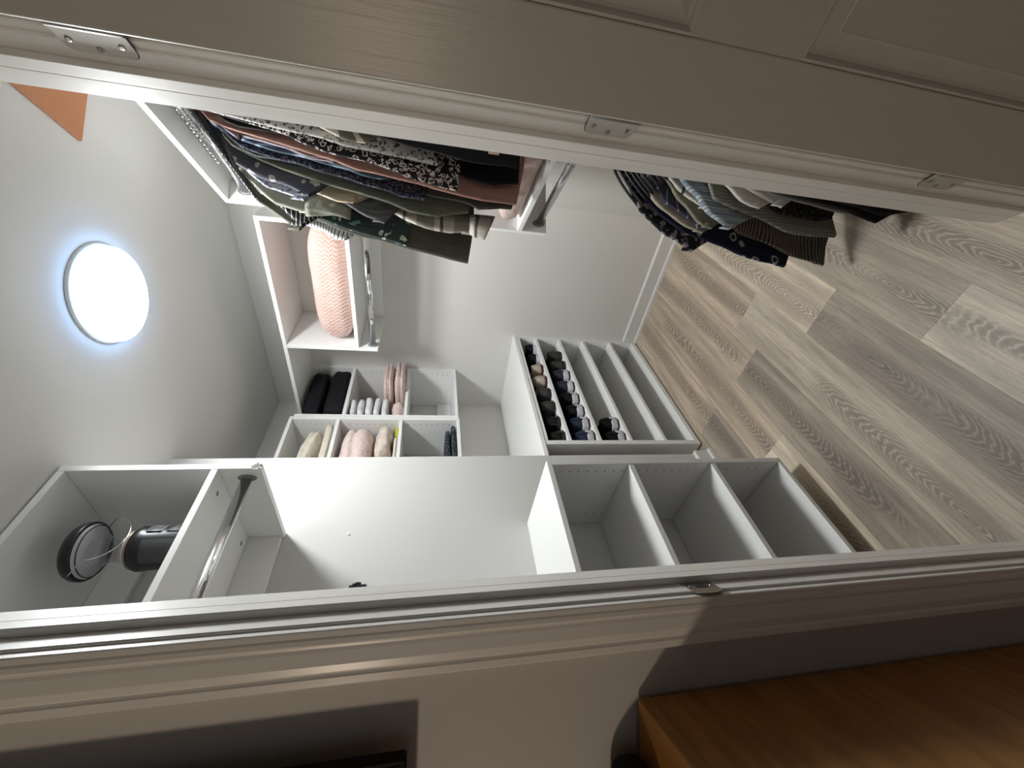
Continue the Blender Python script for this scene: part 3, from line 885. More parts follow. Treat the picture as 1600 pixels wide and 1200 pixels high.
def drape(left, Y, h, width=None, hem=None, seed=0, amp=0.004, rows=26, xc=XRAIL, hemramp=0.28, fold=0.0):
    """a hanging double layer of cloth: left outline (x,z) from top to hem, mirrored about the rail or of a set width"""
    m = MB()
    L = resample(left, rows)
    zt, zb = L[0][1], L[-1][1]
    slope = 0.0
    if hem:
        slope = (hem[1] - left[-1][1]) / max(0.01, hem[0] - left[-1][0])
    rnd = random.Random(seed)
    ph, ph2, lam = rnd.random() * 6.28, rnd.random() * 6.28, 0.05 + 0.03 * rnd.random()
    xc_top = L[0][1]
    rings = []
    for i, (xl, zl) in enumerate(L):
        t = i / (rows - 1)
        xr = xl + width if width else max(2 * xc - xl, xl + 0.06)
        ramp = max(0.0, (t - (1 - hemramp)) / hemramp)
        hh = h * (0.75 + 0.35 * min(1, 3 * t))
        ring = []
        def P(x, y):
            dx = min(x - xl, 0.12)
            z = zl + slope * max(0, dx) * ramp
            # the folds of neighbours nest in each other, as in a tightly packed rail
            k = min(1.0, 0.25 + max(0.0, (1.0 if xc_top < 1.2 else 2.0) - z))
            yy = y + k * 0.0050 * math.sin(6.283 * x / 0.062 + 2.0 * z) + k * 0.0035 * math.sin(6.283 * x / 0.145 + 1.0 - 3.0 * z)
            yy += 0.004 * noise.noise(Vector((x * 14, z * 5, 0.7)))
            xx = x + 0.004 * noise.noise(Vector((seed * 1.7, zl * 16, 0.3))) * min(1.0, 0.25 + t)
            return Vector((xx, Y + yy, z))
        ins = hh
        for k in range(7):                               # rolled left edge
            a = -math.pi / 2 - math.pi * k / 6
            ring.append(P(xl + ins + ins * math.cos(a), -hh * -math.sin(a) if False else hh * math.sin(a)))
        nx = 9
        for k in range(1, nx):
            ring.append(P(xl + ins + (xr - xl - 2 * ins) * k / nx, hh * (1 - 0.25 * math.sin(math.pi * k / nx))))
        for k in range(5):
            a = math.pi / 2 - math.pi * k / 4
            ring.append(P(xr - ins + ins * math.cos(a), hh * math.sin(a)))
        for k in range(nx - 1, 0, -1):
            ring.append(P(xl + ins + (xr - xl - 2 * ins) * k / nx, -hh * (1 - 0.25 * math.sin(math.pi * k / nx))))
        rings.append(ring)
    m.loft(rings, cap0=True, cap1=False)
    # turned-in hem: the cloth ends in a shallow hollow
    last = rings[-1]
    cy = sum(p.y for p in last) / len(last)
    inner = [Vector((p.x * 0.985 + 0.015 * sum(q.x for q in last) / len(last), cy + (p.y - cy) * 0.8, p.z + 0.004)) for p in last]
    deep = [Vector((p.x, cy + (p.y - cy) * 0.6, p.z + 0.03)) for p in inner]
    m.loft([last, inner, deep], cap0=False, cap1=True)
    return m

def shoulder(zr, x0=0.70, drop=0.09, neck=0.085):
    return [(XRAIL - 0.045, zr - neck), (x0, zr - neck - drop)]

HANG0 = {}
def hanger(Y, zr, label, low=False):
    """wire-hook hanger; the first one of each kind is modelled, the rest are copies of it and its parts"""
    if low not in HANG0:
        t = thing('clothes_hanger', label, 'hanger', 'Y', (XRAIL, 0, 0), 'clothes hangers on the lower rail' if low else 'clothes hangers on the upper rail')
        R = 0.0185
        nk = 0.135 if low else 0.060
        hk = [Vector((XRAIL + R * math.cos(a), 0, R * math.sin(a))) for a in [math.radians(-30 - 5 + 230 * i / 16) for i in range(17)]]
        path = [Vector((XRAIL, 0, -nk)), Vector((XRAIL + 0.001, 0, -0.038)), Vector((XRAIL + 0.008, 0, -0.026))] + hk
        MB().tube(path, 0.0013, 8).build('hook', M['wire'], t)
        arm = []
        for i in range(17):
            u = -1 + 2 * i / 16
            arm.append((XRAIL + 0.125 * u, 0, -nk - 0.002 - (0.085 if low else 0.052) * abs(u) ** 1.4))
        MB().tube(arm, 0.0042, 8).build('shoulder_bar', M['black_plastic'], t)
        HANG0[low] = t
        t.location = (XRAIL, Y, zr)
        ORG[t.name] = Vector((XRAIL, 0, 0))
        return t
    t = HANG0[low].copy()
    COL.objects.link(t)
    t.location = (XRAIL, Y, zr)
    t['label'] = label
    for ch in HANG0[low].children:
        d = ch.copy()
        COL.objects.link(d)
        d.parent = t
    return t

def garment(name, cat, label, Y, mat, left, hem=None, h=0.007, low=False, sleeve=None, amp=0.0035, seed=None, group=None, top=True, hlabel=None, extra=None, width=None):
    """left: outline of the body; sleeve: (outline, width, thickness, hem, material) of the near sleeve"""
    zr = ZLO if low else ZUP
    grp = group or ('clothes on the lower rail' if low else 'clothes on the upper rail')
    t = thing(name, label, cat, 'Y', (XRAIL, Y, zr - 0.09), grp)
    sd = seed if seed is not None else int(Y * 1000)
    L = list(left)
    if top and L[0][1] < zr - 0.11:
        L = ([(min(max(L[0][0], XRAIL - 0.025), L[0][0] + 0.10), L[0][1] + 0.022), (min(max(L[0][0], XRAIL - 0.025), L[0][0] + 0.05), L[0][1] + 0.010)] if low else shoulder(zr, min(0.705, L[0][0] + 0.03))) + L
    drape(L, Y, min(h, 0.0056), hem=hem, seed=sd, amp=amp, width=width).build('body', M[mat], t)
    if sleeve:
        so, sw, st, sh_, sm = sleeve
        drape(so, Y, min(st, 0.0085), width=min(sw, 0.07), hem=sh_, seed=sd + 5, amp=0.002, rows=20).build('sleeve', M[sm or mat], t)
    if extra:
        extra(t)
    hanger(Y, zr, 'wire-hooked hanger inside the %s on the %s rail' % (name.replace('_', ' '), 'lower' if low else 'upper'), low)
    return t

# --- upper rail, from the doorway towards the back
def pink_tag(t):
    MB().box(0.648, 0.654, 0.9135, 0.9150, 1.236, 1.262, 0.0004).build('care_label', M['tag_pink'], t)
garment('black_dress', 'dress', 'black dress nearest the doorway on the upper rail, small pink label at its side seam', 0.93, 'cl_black',
        [(0.690, 1.72), (0.668, 1.52), (0.648, 1.445), (0.641, 1.389), (0.632, 1.321), (0.630, 1.256), (0.631, 1.188)], (0.662, 1.186), 0.010, extra=pink_tag)
garment('striped_scarf', 'scarf', 'olive and cream striped scarf ending in a point over the white leaf print', 0.955, 'cl_olive_stripe',
        [(0.715, 1.80), (0.695, 1.69), (0.683, 1.648), (0.660, 1.583), (0.661, 1.557), (0.667, 1.54)], (0.683, 1.50), 0.006, width=0.10, top=True)
garment('leaf_print_dress', 'dress', 'white dress with black leaf print on the upper rail', 0.98, 'cl_white_leaf',
        [(0.775, 1.955), (0.703, 1.898), (0.691, 1.817), (0.683, 1.736), (0.674, 1.649), (0.663, 1.578), (0.656, 1.504), (0.649, 1.447), (0.640, 1.398), (0.639, 1.379)], (0.673, 1.391), 0.009)
garment('paisley_dress', 'dress', 'black dress with white paisley border print on the upper rail', 1.003, 'cl_paisley',
        [(0.770, 1.945), (0.715, 1.88), (0.702, 1.815), (0.688, 1.743), (0.673, 1.699), (0.653, 1.628), (0.648, 1.581), (0.636, 1.516), (0.618, 1.447), (0.596, 1.329)], (0.676, 1.316), 0.008)
garment('black_tunic', 'tunic', 'long plain black tunic showing below the paisley dress hem', 1.025, 'cl_black',
        [(0.690, 1.50), (0.669, 1.433), (0.663, 1.319), (0.640, 1.282), (0.637, 1.23), (0.650, 1.164)], (0.709, 1.161), 0.009)
garment('pink_dress', 'dress', 'long terracotta pink dress on the upper rail', 1.052, 'cl_pink',
        [(0.753, 1.943), (0.733, 1.93), (0.720, 1.888), (0.708, 1.831), (0.691, 1.758), (0.677, 1.684), (0.668, 1.628), (0.650, 1.590), (0.650, 1.574), (0.645, 1.529), (0.632, 1.449), (0.621, 1.341), (0.608, 1.253), (0.608, 1.163)], (0.694, 1.147), 0.010)
garment('mauve_jumper', 'jumper', 'mauve and grey finely striped jumper beside the long pink dress', 1.076, 'cl_mauve',
        [(0.748, 1.925), (0.731, 1.896), (0.719, 1.855), (0.711, 1.811), (0.700, 1.767), (0.681, 1.710), (0.680, 1.644)], None, 0.007)
garment('sheer_blouse', 'blouse', 'sheer blue blouse with soft vertical folds on the upper rail', 1.096, 'cl_sheer',
        [(0.757, 1.94), (0.742, 1.917), (0.720, 1.865), (0.702, 1.797), (0.694, 1.738), (0.684, 1.673), (0.674, 1.608), (0.665, 1.577), (0.662, 1.535), (0.665, 1.507)], None, 0.006)
garment('lace_dress', 'dress', 'navy sequinned lace dress with glittering edge on the upper rail', 1.115, 'cl_lace',
        [(0.765, 1.95), (0.752, 1.925), (0.709, 1.869), (0.689, 1.795), (0.684, 1.741), (0.668, 1.665), (0.659, 1.611), (0.646, 1.546), (0.624, 1.468), (0.624, 1.409)], (0.653, 1.404), 0.007)
garment('slate_trousers', 'trousers', 'slate grey knit trousers hanging below the sage green top', 1.135, 'cl_slate',
        [(0.70, 1.70), (0.66, 1.45), (0.636, 1.275), (0.624, 1.253), (0.634, 1.211), (0.638, 1.16)], (0.652, 1.156), 0.008)
garment('velvet_dress', 'dress', 'long dark sage green velvet dress on the upper rail', 1.160, 'cl_green',
        [(0.787, 1.950), (0.746, 1.926), (0.719, 1.866), (0.691, 1.794), (0.676, 1.728), (0.656, 1.645), (0.645, 1.582), (0.630, 1.516), (0.613, 1.451), (0.610, 1.418), (0.608, 1.364), (0.619, 1.320), (0.625, 1.284)], (0.667, 1.279), 0.012)
garment('daisy_blouse', 'blouse', 'grey navy short-sleeved blouse with white daisies on the upper rail', 1.184, 'cl_navy_daisy',
        [(0.775, 1.952), (0.72, 1.905), (0.70, 1.80), (0.69, 1.55), (0.69, 1.45)], None, 0.006,
        sleeve=([(0.770, 1.948), (0.739, 1.932), (0.703, 1.912), (0.689, 1.887), (0.673, 1.851), (0.659, 1.784), (0.636, 1.728)], 0.085, 0.012, (0.666, 1.695), None))
garment('floral_blouse', 'blouse', 'pale blue floral blouse squeezed behind the daisy blouse', 1.203, 'cl_blue_floral',
        [(0.75, 1.94), (0.72, 1.91), (0.691, 1.885), (0.663, 1.845), (0.643, 1.776), (0.630, 1.745)], (0.66, 1.72), 0.007)
garment('camel_blouse', 'blouse', 'camel blouse with brown flowers hanging above the charcoal jersey', 1.218, 'cl_camel_floral',
        [(0.70, 1.84), (0.68, 1.76), (0.667, 1.721), (0.647, 1.663), (0.646, 1.616)], (0.656, 1.600), 0.008)
garment('charcoal_jersey', 'jersey', 'charcoal jersey with a pointed hem on the upper rail', 1.233, 'cl_charcoal',
        [(0.69, 1.75), (0.664, 1.67), (0.644, 1.629), (0.622, 1.589), (0.605, 1.529)], (0.657, 1.489), 0.008, amp=0.005)
def cuff(t):
    # unbuttoned shirt cuff: a wider open band with a button
    rings = []
    ax = Vector((-0.10, 0.0, -0.995))
    for d_, kx, ky in ((0.0, 0.030, 0.015), (0.010, 0.034, 0.019), (0.030, 0.037, 0.022), (0.060, 0.040, 0.024), (0.066, 0.040, 0.024)):
        c_ = Vector((0.639, 1.246, 1.272)) + ax * d_
        rings.append([c_ + Vector((kx * math.cos(a), ky * math.sin(a) + 0.004 * math.cos(2 * a + 9 * d_), -0.42 * kx * math.cos(a) * min(1, d_ / 0.03))) for a in [2 * math.pi * i / 24 for i in range(24)]])
    cc = sum((p for p in rings[-1]), Vector()) / 24
    inner = [cc + (p - cc) * 0.93 for p in rings[-1]]
    deep = [cc + (p - cc) * 0.88 + Vector((0.003, 0, 0.035)) for p in rings[-1]]
    cu = MB().loft(rings + [inner, deep], cap0=False, cap1=True).build('cuff', M['cl_plaid'], t)
    MB().lathe((0.617, 1.2285, 1.238), [(0.0055, 0), (0.0055, 0.002), (0.003, 0.0016)], 14, axis=(-0.55, -0.83, 0)).build('button', M['dark_grey_plastic'], cu)
garment('plaid_shirt', 'shirt', 'grey and cream plaid shirt with an open cuff at its sleeve end', 1.252, 'cl_plaid',
        [(0.77, 1.945), (0.72, 1.90), (0.70, 1.75), (0.69, 1.50), (0.69, 1.40)], None, 0.005,
        sleeve=([(0.74, 1.92), (0.70, 1.86), (0.672, 1.65), (0.654, 1.513), (0.635, 1.490), (0.613, 1.411), (0.606, 1.328), (0.611, 1.298), (0.606, 1.262)], 0.062, 0.016, None, None), extra=cuff)
def knot(t):
    rings = []
    for i in range(9):
        u = i / 8
        x = 0.640 + 0.02 * math.sin(u * 3.0)
        z = 1.755 - 0.125 * u
        r = 0.016 + 0.012 * math.sin(math.pi * u)
        rings.append([Vector((x + r * 1.25 * math.cos(a) * (1 + 0.25 * math.sin(3 * a + 4 * u)), 1.262 + 0.8 * r * math.sin(a), z)) for a in [2 * math.pi * k / 16 for k in range(16)]])
    MB().loft(rings).build('sleeve_frill', M['cl_olive_floral'], t)
garment('olive_blouse', 'blouse', 'olive floral blouse with gathered sleeve ends on the upper rail', 1.272, 'cl_olive_floral',
        [(0.79, 1.958), (0.738, 1.942), (0.71, 1.90), (0.69, 1.75), (0.685, 1.55)], None, 0.005,
        sleeve=([(0.738, 1.942), (0.726, 1.928), (0.700, 1.902), (0.673, 1.877), (0.647, 1.841), (0.637, 1.788), (0.629, 1.742)], 0.075, 0.013, (0.66, 1.72), None), extra=knot)
garment('black_striped_jersey', 'jersey', 'black jersey with thin white stripes, sleeve peeping out by the pink pillow', 1.291, 'cl_black_stripe',
        [(0.78, 1.955), (0.72, 1.91), (0.70, 1.75), (0.69, 1.55)], None, 0.004,
        sleeve=([(0.70, 1.89), (0.665, 1.855), (0.644, 1.827), (0.617, 1.796), (0.599, 1.775)], 0.06, 0.011, (0.625, 1.735), None))
garment('green_blouse', 'blouse', 'bottle green blouse with cream flowers on the upper rail', 1.307, 'cl_green_floral',
        [(0.74, 1.93), (0.69, 1.88), (0.655, 1.80), (0.631, 1.731), (0.616, 1.684), (0.600, 1.597), (0.589, 1.549), (0.571, 1.468)], (0.639, 1.456), 0.008)
garment('khaki_dress', 'dress', 'long dark khaki dress hanging behind the green flowered blouse', 1.322, 'cl_khaki',
        [(0.76, 1.95), (0.70, 1.90), (0.66, 1.82), (0.630, 1.729), (0.615, 1.684), (0.597, 1.601), (0.579, 1.502), (0.556, 1.376), (0.541, 1.267)], (0.628, 1.255), 0.008)
garment('navy_striped_shirt', 'shirt', 'white shirt with navy stripes, sleeve end showing in front of the pink pillow', 1.338, 'cl_white_stripe',
        [(0.77, 1.955), (0.71, 1.91), (0.69, 1.75), (0.68, 1.55)], None, 0.004,
        sleeve=([(0.69, 1.86), (0.645, 1.81), (0.623, 1.773), (0.612, 1.736), (0.594, 1.695), (0.588, 1.661)], 0.055, 0.012, (0.609, 1.636), None))
garment('olive_tunic', 'tunic', 'olive cap-sleeved tunic farthest from the doorway on the upper rail', 1.355, 'cl_khaki',
        [(0.80, 1.985), (0.75, 1.968), (0.715, 1.93), (0.70, 1.80), (0.69, 1.60)], None, 0.004,
        sleeve=([(0.79, 1.976), (0.75, 1.968), (0.72, 1.946), (0.686, 1.914), (0.657, 1.867), (0.612, 1.799)], 0.05, 0.006, (0.626, 1.785), None))

# --- lower rail, from the doorway towards the back
K = 0.918
def lo(pts):
    return [(round(x * K, 4), round(H + (z - H) * K, 4)) for x, z in pts]
def lo1(p):
    return lo([p])[0]
def lgar(name, cat, label, Y, mat, left, hem, h=0.007, **kw):
    return garment(name, cat, label, Y * K, mat, lo(left), lo1(hem) if hem else None, h, low=True, **kw)
lgar('black_coat', 'coat', 'long black coat nearest the doorway on the lower rail, almost at the floor', 0.905, 'cl_black', [(0.70, 0.60), (0.655, 0.36), (0.638, 0.187), (0.625, 0.09), (0.645, -0.003)], (0.66, -0.004), 0.008)
lgar('black_skirt', 'skirt', 'black skirt with a bumpy hem beside the long black coat', 0.925, 'cl_black', [(0.70, 0.60), (0.654, 0.343), (0.634, 0.187), (0.612, 0.09)], (0.65, 0.02), 0.007)
lgar('grey_jumper', 'jumper', 'dark grey cotton jumper between black clothes on the lower rail', 0.945, 'cl_grey', [(0.70, 0.58), (0.654, 0.329), (0.643, 0.22), (0.640, 0.145)], (0.654, 0.13), 0.007)
lgar('cream_shirt', 'shirt', 'cream shirt whose small tip shows beside the door jamb, lower rail', 0.966, 'cl_cream', [(0.72, 0.5), (0.69, 0.343), (0.684, 0.314)], (0.70, 0.287), 0.007)
lgar('cream_tunic', 'tunic', 'wide cream tunic with draped hem between the other two cream pieces', 0.985, 'cl_cream', [(0.725, 0.55), (0.688, 0.43), (0.657, 0.364)], (0.693, 0.317), 0.008)
lgar('cream_blouse', 'blouse', 'cream blouse with a pointed hem over the blue striped sleeve', 1.003, 'cl_cream', [(0.745, 0.62), (0.718, 0.547), (0.678, 0.484), (0.657, 0.425)], (0.685, 0.380), 0.008)
lgar('fringed_knit', 'jumper', 'black fringed knit jumper on the lower rail', 1.022, 'cl_sequin', [(0.70, 0.5), (0.687, 0.374), (0.663, 0.313), (0.655, 0.222), (0.649, 0.186), (0.668, 0.134)], (0.683, 0.128), 0.009)
lgar('grey_cardigan', 'cardigan', 'grey ribbed cardigan with a curled hem on the lower rail', 1.047, 'cl_grey_rib', [(0.70, 0.55), (0.657, 0.395), (0.638, 0.342), (0.620, 0.271), (0.618, 0.185), (0.626, 0.091)], (0.672, 0.095), 0.010)
lgar('blue_striped_shirt', 'shirt', 'light blue and white striped shirt with folded sleeve on the lower rail', 1.072, 'cl_blue_shirt', [(0.80, 0.63), (0.75, 0.57), (0.72, 0.50), (0.705, 0.42), (0.70, 0.36)], None, 0.005,
     sleeve=(lo([(0.775, 0.655), (0.764, 0.642), (0.720, 0.593), (0.672, 0.545), (0.644, 0.513), (0.620, 0.475)]), 0.09, 0.012, lo1((0.704, 0.328)), None))
lgar('black_vest', 'vest', 'plain black vest tucked behind the blue striped shirt', 1.095, 'cl_black', [(0.80, 0.62), (0.75, 0.56), (0.715, 0.50), (0.70, 0.42)], None, 0.006)
lgar('checked_blouse', 'blouse', 'cream blouse with dark window check on the lower rail', 1.115, 'cl_cream_check', [(0.815, 0.668), (0.797, 0.652), (0.764, 0.628), (0.742, 0.594), (0.718, 0.558), (0.702, 0.514)], (0.712, 0.49), 0.008)
lgar('moss_blouse', 'blouse', 'moss beige satin blouse with a gathered sleeve end', 1.137, 'cl_moss', [(0.826, 0.668), (0.806, 0.648), (0.759, 0.622), (0.711, 0.577), (0.671, 0.532), (0.649, 0.49)], (0.674, 0.462), 0.010)
lgar('navy_shirt', 'shirt', 'navy shirt with a fine broken check between beige and moss blouses', 1.156, 'cl_navy_check', [(0.822, 0.70), (0.789, 0.682), (0.733, 0.638), (0.702, 0.580), (0.675, 0.522), (0.660, 0.494)], (0.675, 0.486), 0.008)
lgar('beige_cardigan', 'cardigan', 'beige satin cardigan sleeve beside the navy ring print dress', 1.173, 'cl_beige', [(0.85, 0.72), (0.834, 0.714), (0.794, 0.697), (0.754, 0.680), (0.719, 0.641), (0.689, 0.583), (0.667, 0.538), (0.651, 0.497)], (0.665, 0.475), 0.008)
lgar('striped_dress', 'dress', 'taupe dress with fine black stripes reaching lowest on the lower rail', 1.194, 'cl_brown_stripe', [(0.82, 0.62), (0.78, 0.48), (0.705, 0.36), (0.690, 0.340), (0.660, 0.236), (0.621, 0.117), (0.589, -0.008)], (0.70, -0.045), 0.010)
lgar('navy_dress', 'dress', 'navy dress with scattered white rings on the lower rail', 1.218, 'cl_navy_ring', [(0.84, 0.705), (0.791, 0.687), (0.753, 0.657), (0.715, 0.610), (0.675, 0.520), (0.647, 0.425), (0.615, 0.296), (0.582, 0.161), (0.579, 0.136)], (0.640, 0.104), 0.010)
lgar('lace_blouse', 'blouse', 'black dotted lace blouse farthest back on the lower rail', 1.242, 'cl_dot_lace', [(0.888, 0.752), (0.846, 0.728), (0.804, 0.709), (0.748, 0.685), (0.713, 0.647), (0.675, 0.586), (0.645, 0.538), (0.617, 0.491)], (0.663, 0.422), 0.011, amp=0.005)

# ------------------------------------------------------------------ soft things
def soft(sx, sy, sz, e1=0.35, e2=0.35, nz=18, na=40, amp=0.0, freq=12.0, seed=0.0, grooves=()):
    """superellipsoid cushion of half-sizes sx, sy, sz with wrinkles and horizontal fold grooves"""
    def sp(v, e):
        return math.copysign(abs(v) ** e, v)
    rings = []
    for i in range(nz + 1):
        ph = -math.pi / 2 + math.pi * i / nz
        ph = max(-1.5550, min(1.5550, ph))
        ring = []
        for k in range(na):
            a = 2 * math.pi * k / na
            p = Vector((sx * sp(math.cos(ph), e1) * sp(math.cos(a), e2), sy * sp(math.cos(ph), e1) * sp(math.sin(a), e2), sz * sp(math.sin(ph), e1)))
            n_ = noise.noise(p * freq + Vector((seed, seed * 2, 0))) + 0.5 * noise.noise(p * freq * 2.3 + Vector((seed * 3, 0, seed)))
            f = 1.0
            for gz, gd, gw in grooves:
                f -= gd * math.exp(-((p.z - gz) / gw) ** 2)
            p = Vector((p.x * f, p.y * f, p.z)) + Vector((p.x / max(sx, 1e-6), p.y / max(sy, 1e-6), 0.6 * p.z / sz)) * (amp * n_)
            ring.append(p)
        rings.append(ring)
    return rings

def soft_obj(name, mat, fr, c, half, label, cat, group=None, tilt=None, **kw):
    rings = soft(*half, **kw)
    zmin = 0
    if tilt:
        rm = Matrix.Rotation(tilt[0], 3, tilt[1])
        rings = [[rm @ p for p in r] for r in rings]
    zmin = min(p.z for r in rings for p in r)
    base = Vector((c[0], c[1], c[2]))
    m = MB().loft([[Vector((base.x + p.x, base.y + p.y, base.z + p.z - zmin)) for p in r] for r in rings])
    o = m.free_obj(name, M[mat], fr, tuple(base))
    return tag(o, label, cat, group)

# pink velvet pillow
soft_obj('pillow', 'velvet', 'D', (2.03, 0.99, zz(0.3645)), (0.150, 0.297, 0.092), 'dusty pink velvet pillow with chevron texture on the wall shelf', 'pillow',
         e1=0.62, e2=0.42, nz=36, na=72, amp=0.006, freq=7, seed=2.2)
# quilted pink blanket on the low shelf of the hanging unit
def quilt():
    rings = []
    ny, na = 44, 36
    for i in range(ny + 1):
        u = i / ny
        y = 0.800 + (1.525 - 0.800) * u
        end = min(1.0, math.sqrt(max(0.0, 1 - max(0.0, (u - 0.82) / 0.18) ** 2)) + 0.12)
        ring = []
        for k in range(na):
            a = 2 * math.pi * k / na
            cx, cz = math.cos(a), math.sin(a)
            x = 0.955 + 0.163 * math.copysign(abs(cx) ** 0.45, cx) * (0.75 + 0.25 * end)
            z = 0.048 * math.copysign(abs(cz) ** 0.55, cz) * end
            dia = abs(math.sin(math.pi * (y * 13 + a * 2.2))) * abs(math.sin(math.pi * (y * 13 - a * 2.2)))
            g = 0.007 * (dia ** 0.4 - 0.6)
            ring.append(Vector((x + g * cx, y, z + g * cz)))
        rings.append(ring)
    zmin = min(p.z for r in rings for p in r)
    for r in rings:
        for p in r:
            p.z += zz(-0.3425) - zmin
    return MB().loft(rings)
q = quilt().free_obj('quilted_blanket', M['quilt'], 'Y', (0.955, 1.14, zz(-0.3425)))
tag(q, 'folded pale pink quilted blanket on the shelf under the upper clothes', 'blanket')

# black bags in the top corner cubby
zc = zz(0.4523)
soft_obj('packing_bag', 'fold_black', 'D', (1.985, 1.795, zc), (0.198, 0.125, 0.056), 'black fabric bag, lower of two in the top corner cubby', 'bag', 'black bags in the top corner cubby', e1=0.35, e2=0.3, amp=0.006, seed=1.0, grooves=((0.0, 0.02, 0.01),))
soft_obj('packing_bag', 'fold_black', 'D', (1.975, 1.800, zc + 0.122), (0.186, 0.120, 0.050), 'black fabric bag, upper of two in the top corner cubby', 'bag', 'black bags in the top corner cubby', e1=0.4, e2=0.3, amp=0.007, seed=4.0, grooves=((0.0, 0.02, 0.01),))
# pink blankets and white shirts in the middle corner cubby
zc = zz(0.1213)
pk = ['dusty pink folded blanket, lower of two sticking out of the middle corner cubby', 'dusty pink folded blanket, upper of two sticking out of the middle corner cubby']
for i in range(2):
    soft_obj('folded_blanket', 'fold_pink', 'D', (2.058 - 0.006 * i, 1.730 + 0.012 * i, zc + 0.0672 * i), (0.112 - 0.008 * i, 0.160, 0.032), pk[i], 'blanket', 'pink blankets in the corner cubby',
             e1=0.55, e2=0.35, nz=30, amp=0.006, freq=9, seed=i * 2.0 + 1, grooves=((0.0, 0.16, 0.006),))
soft_obj('crumpled_blouse', 'fold_pink', 'D', (1.852, 1.785, zc), (0.066, 0.105, 0.036), 'crumpled dusty pink blouse under the white shirts in the middle corner cubby', 'blouse', e1=0.8, e2=0.6, nz=24, amp=0.013, freq=18, seed=6.6)
wl = ['lowest', 'second lowest', 'middle', 'second highest', 'top']
zt_ = zc + 0.088
hh = (0.019, 0.018, 0.020, 0.018, 0.018)
za = zt_ + 0.002
for i in range(5):
    soft_obj('folded_shirt', 'fold_white', 'D', (1.856 + 0.004 * math.sin(i * 2.1), 1.780 + 0.010 * math.cos(i * 1.7), za), (0.076 - 0.002 * i, 0.100, hh[i]), 'white folded shirt, %s of the white pile on pink blankets' % wl[i], 'shirt', 'white folded shirts in the corner cubby',
             e1=0.5, e2=0.4, nz=22, na=56, amp=0.007, freq=17, seed=i * 3.0 + 2, tilt=(math.radians((-1, 2, -1, 1, -3)[i]), 'Y'))
    za += 2 * hh[i] + 0.0065
# left cubby column
zc = zz(0.4733)
soft_obj('folded_trousers', 'fold_cream', 'D', (1.565, 1.790, zc), (0.145, 0.125, 0.022), 'cream folded trousers, lower of two in the upper left cubby', 'trousers', 'cream trousers in the upper left cubby', e1=0.5, e2=0.35, amp=0.005, seed=3.3, freq=14, grooves=((0.0, 0.06, 0.004),))
soft_obj('folded_trousers', 'fold_cream', 'D', (1.530, 1.790, zc + 0.052), (0.145, 0.120, 0.042), 'cream folded trousers lying on top in the upper left cubby', 'trousers', 'cream trousers in the upper left cubby', e1=0.7, e2=0.45, nz=24, amp=0.010, seed=5.3, freq=13, grooves=((0.005, 0.14, 0.007),), tilt=(math.radians(9), 'Y'))
zc = zz(0.1413)
soft_obj('cloth_bundle', 'fold_ivory', 'D', (1.580, 1.775, zc + 0.022), (0.125, 0.12, 0.046), 'ivory satin bundle under the blush quilt in the middle left cubby', 'bundle', e1=0.8, e2=0.6, nz=28, na=60, amp=0.020, freq=16, seed=7.1)
soft_obj('folded_jumper', 'fold_cream', 'D', (1.52, 1.765, zc), (0.085, 0.09, 0.0100), 'small cream folded jumper at the bottom of the middle left cubby', 'jumper', e1=0.5, e2=0.3, amp=0.003, freq=20, seed=8.1)
soft_obj('folded_cloth', 'yellow', 'D', (1.660, 1.79, zc), (0.045, 0.09, 0.0110), 'yellow folded cloth under the ivory bundle in the middle left cubby', 'cloth', e1=0.5, e2=0.3, amp=0.002, freq=20, seed=8.8)
soft_obj('folded_quilt', 'fold_blush', 'D', (1.545, 1.790, zc + 0.122), (0.150, 0.122, 0.084), 'puffy blush pink folded quilt in the middle left cubby', 'quilt', e1=0.7, e2=0.55, nz=30, amp=0.015, freq=9, seed=9.0, grooves=((0.012, 0.22, 0.009),))
zc = zz(-0.1767)
soft_obj('folded_jeans', 'fold_dark', 'D', (1.585, 1.80, zc), (0.125, 0.115, 0.0165), 'dark blue patterned folded trousers, lower of two in the bottom left cubby', 'trousers', 'dark trousers in the bottom left cubby', e1=0.5, e2=0.3, amp=0.002, freq=20, seed=11.0)
soft_obj('folded_jeans', 'fold_dark', 'D', (1.560, 1.80, zc + 0.034), (0.115, 0.110, 0.0155), 'dark blue patterned folded trousers, upper of two in the bottom left cubby', 'trousers', 'dark trousers in the bottom left cubby', e1=0.5, e2=0.3, amp=0.002, freq=20, seed=12.0)

# ------------------------------------------------------------------ shoes (heels towards the room)
def shoe_outline(u, w):
    """half width at u: 0 heel .. 1 toe"""
    return w * (0.72 + 0.30 * math.sin(math.pi * min(1, max(0, u)) ** 0.9 * 0.86) ) * min(1, math.sqrt(max(0.0, 1 - max(0, (0.09 - u) / 0.09) ** 2)) + 0.04) * min(1, math.sqrt(max(0.0, 1 - max(0, (u - 0.80) / 0.20) ** 2)) + 0.04)

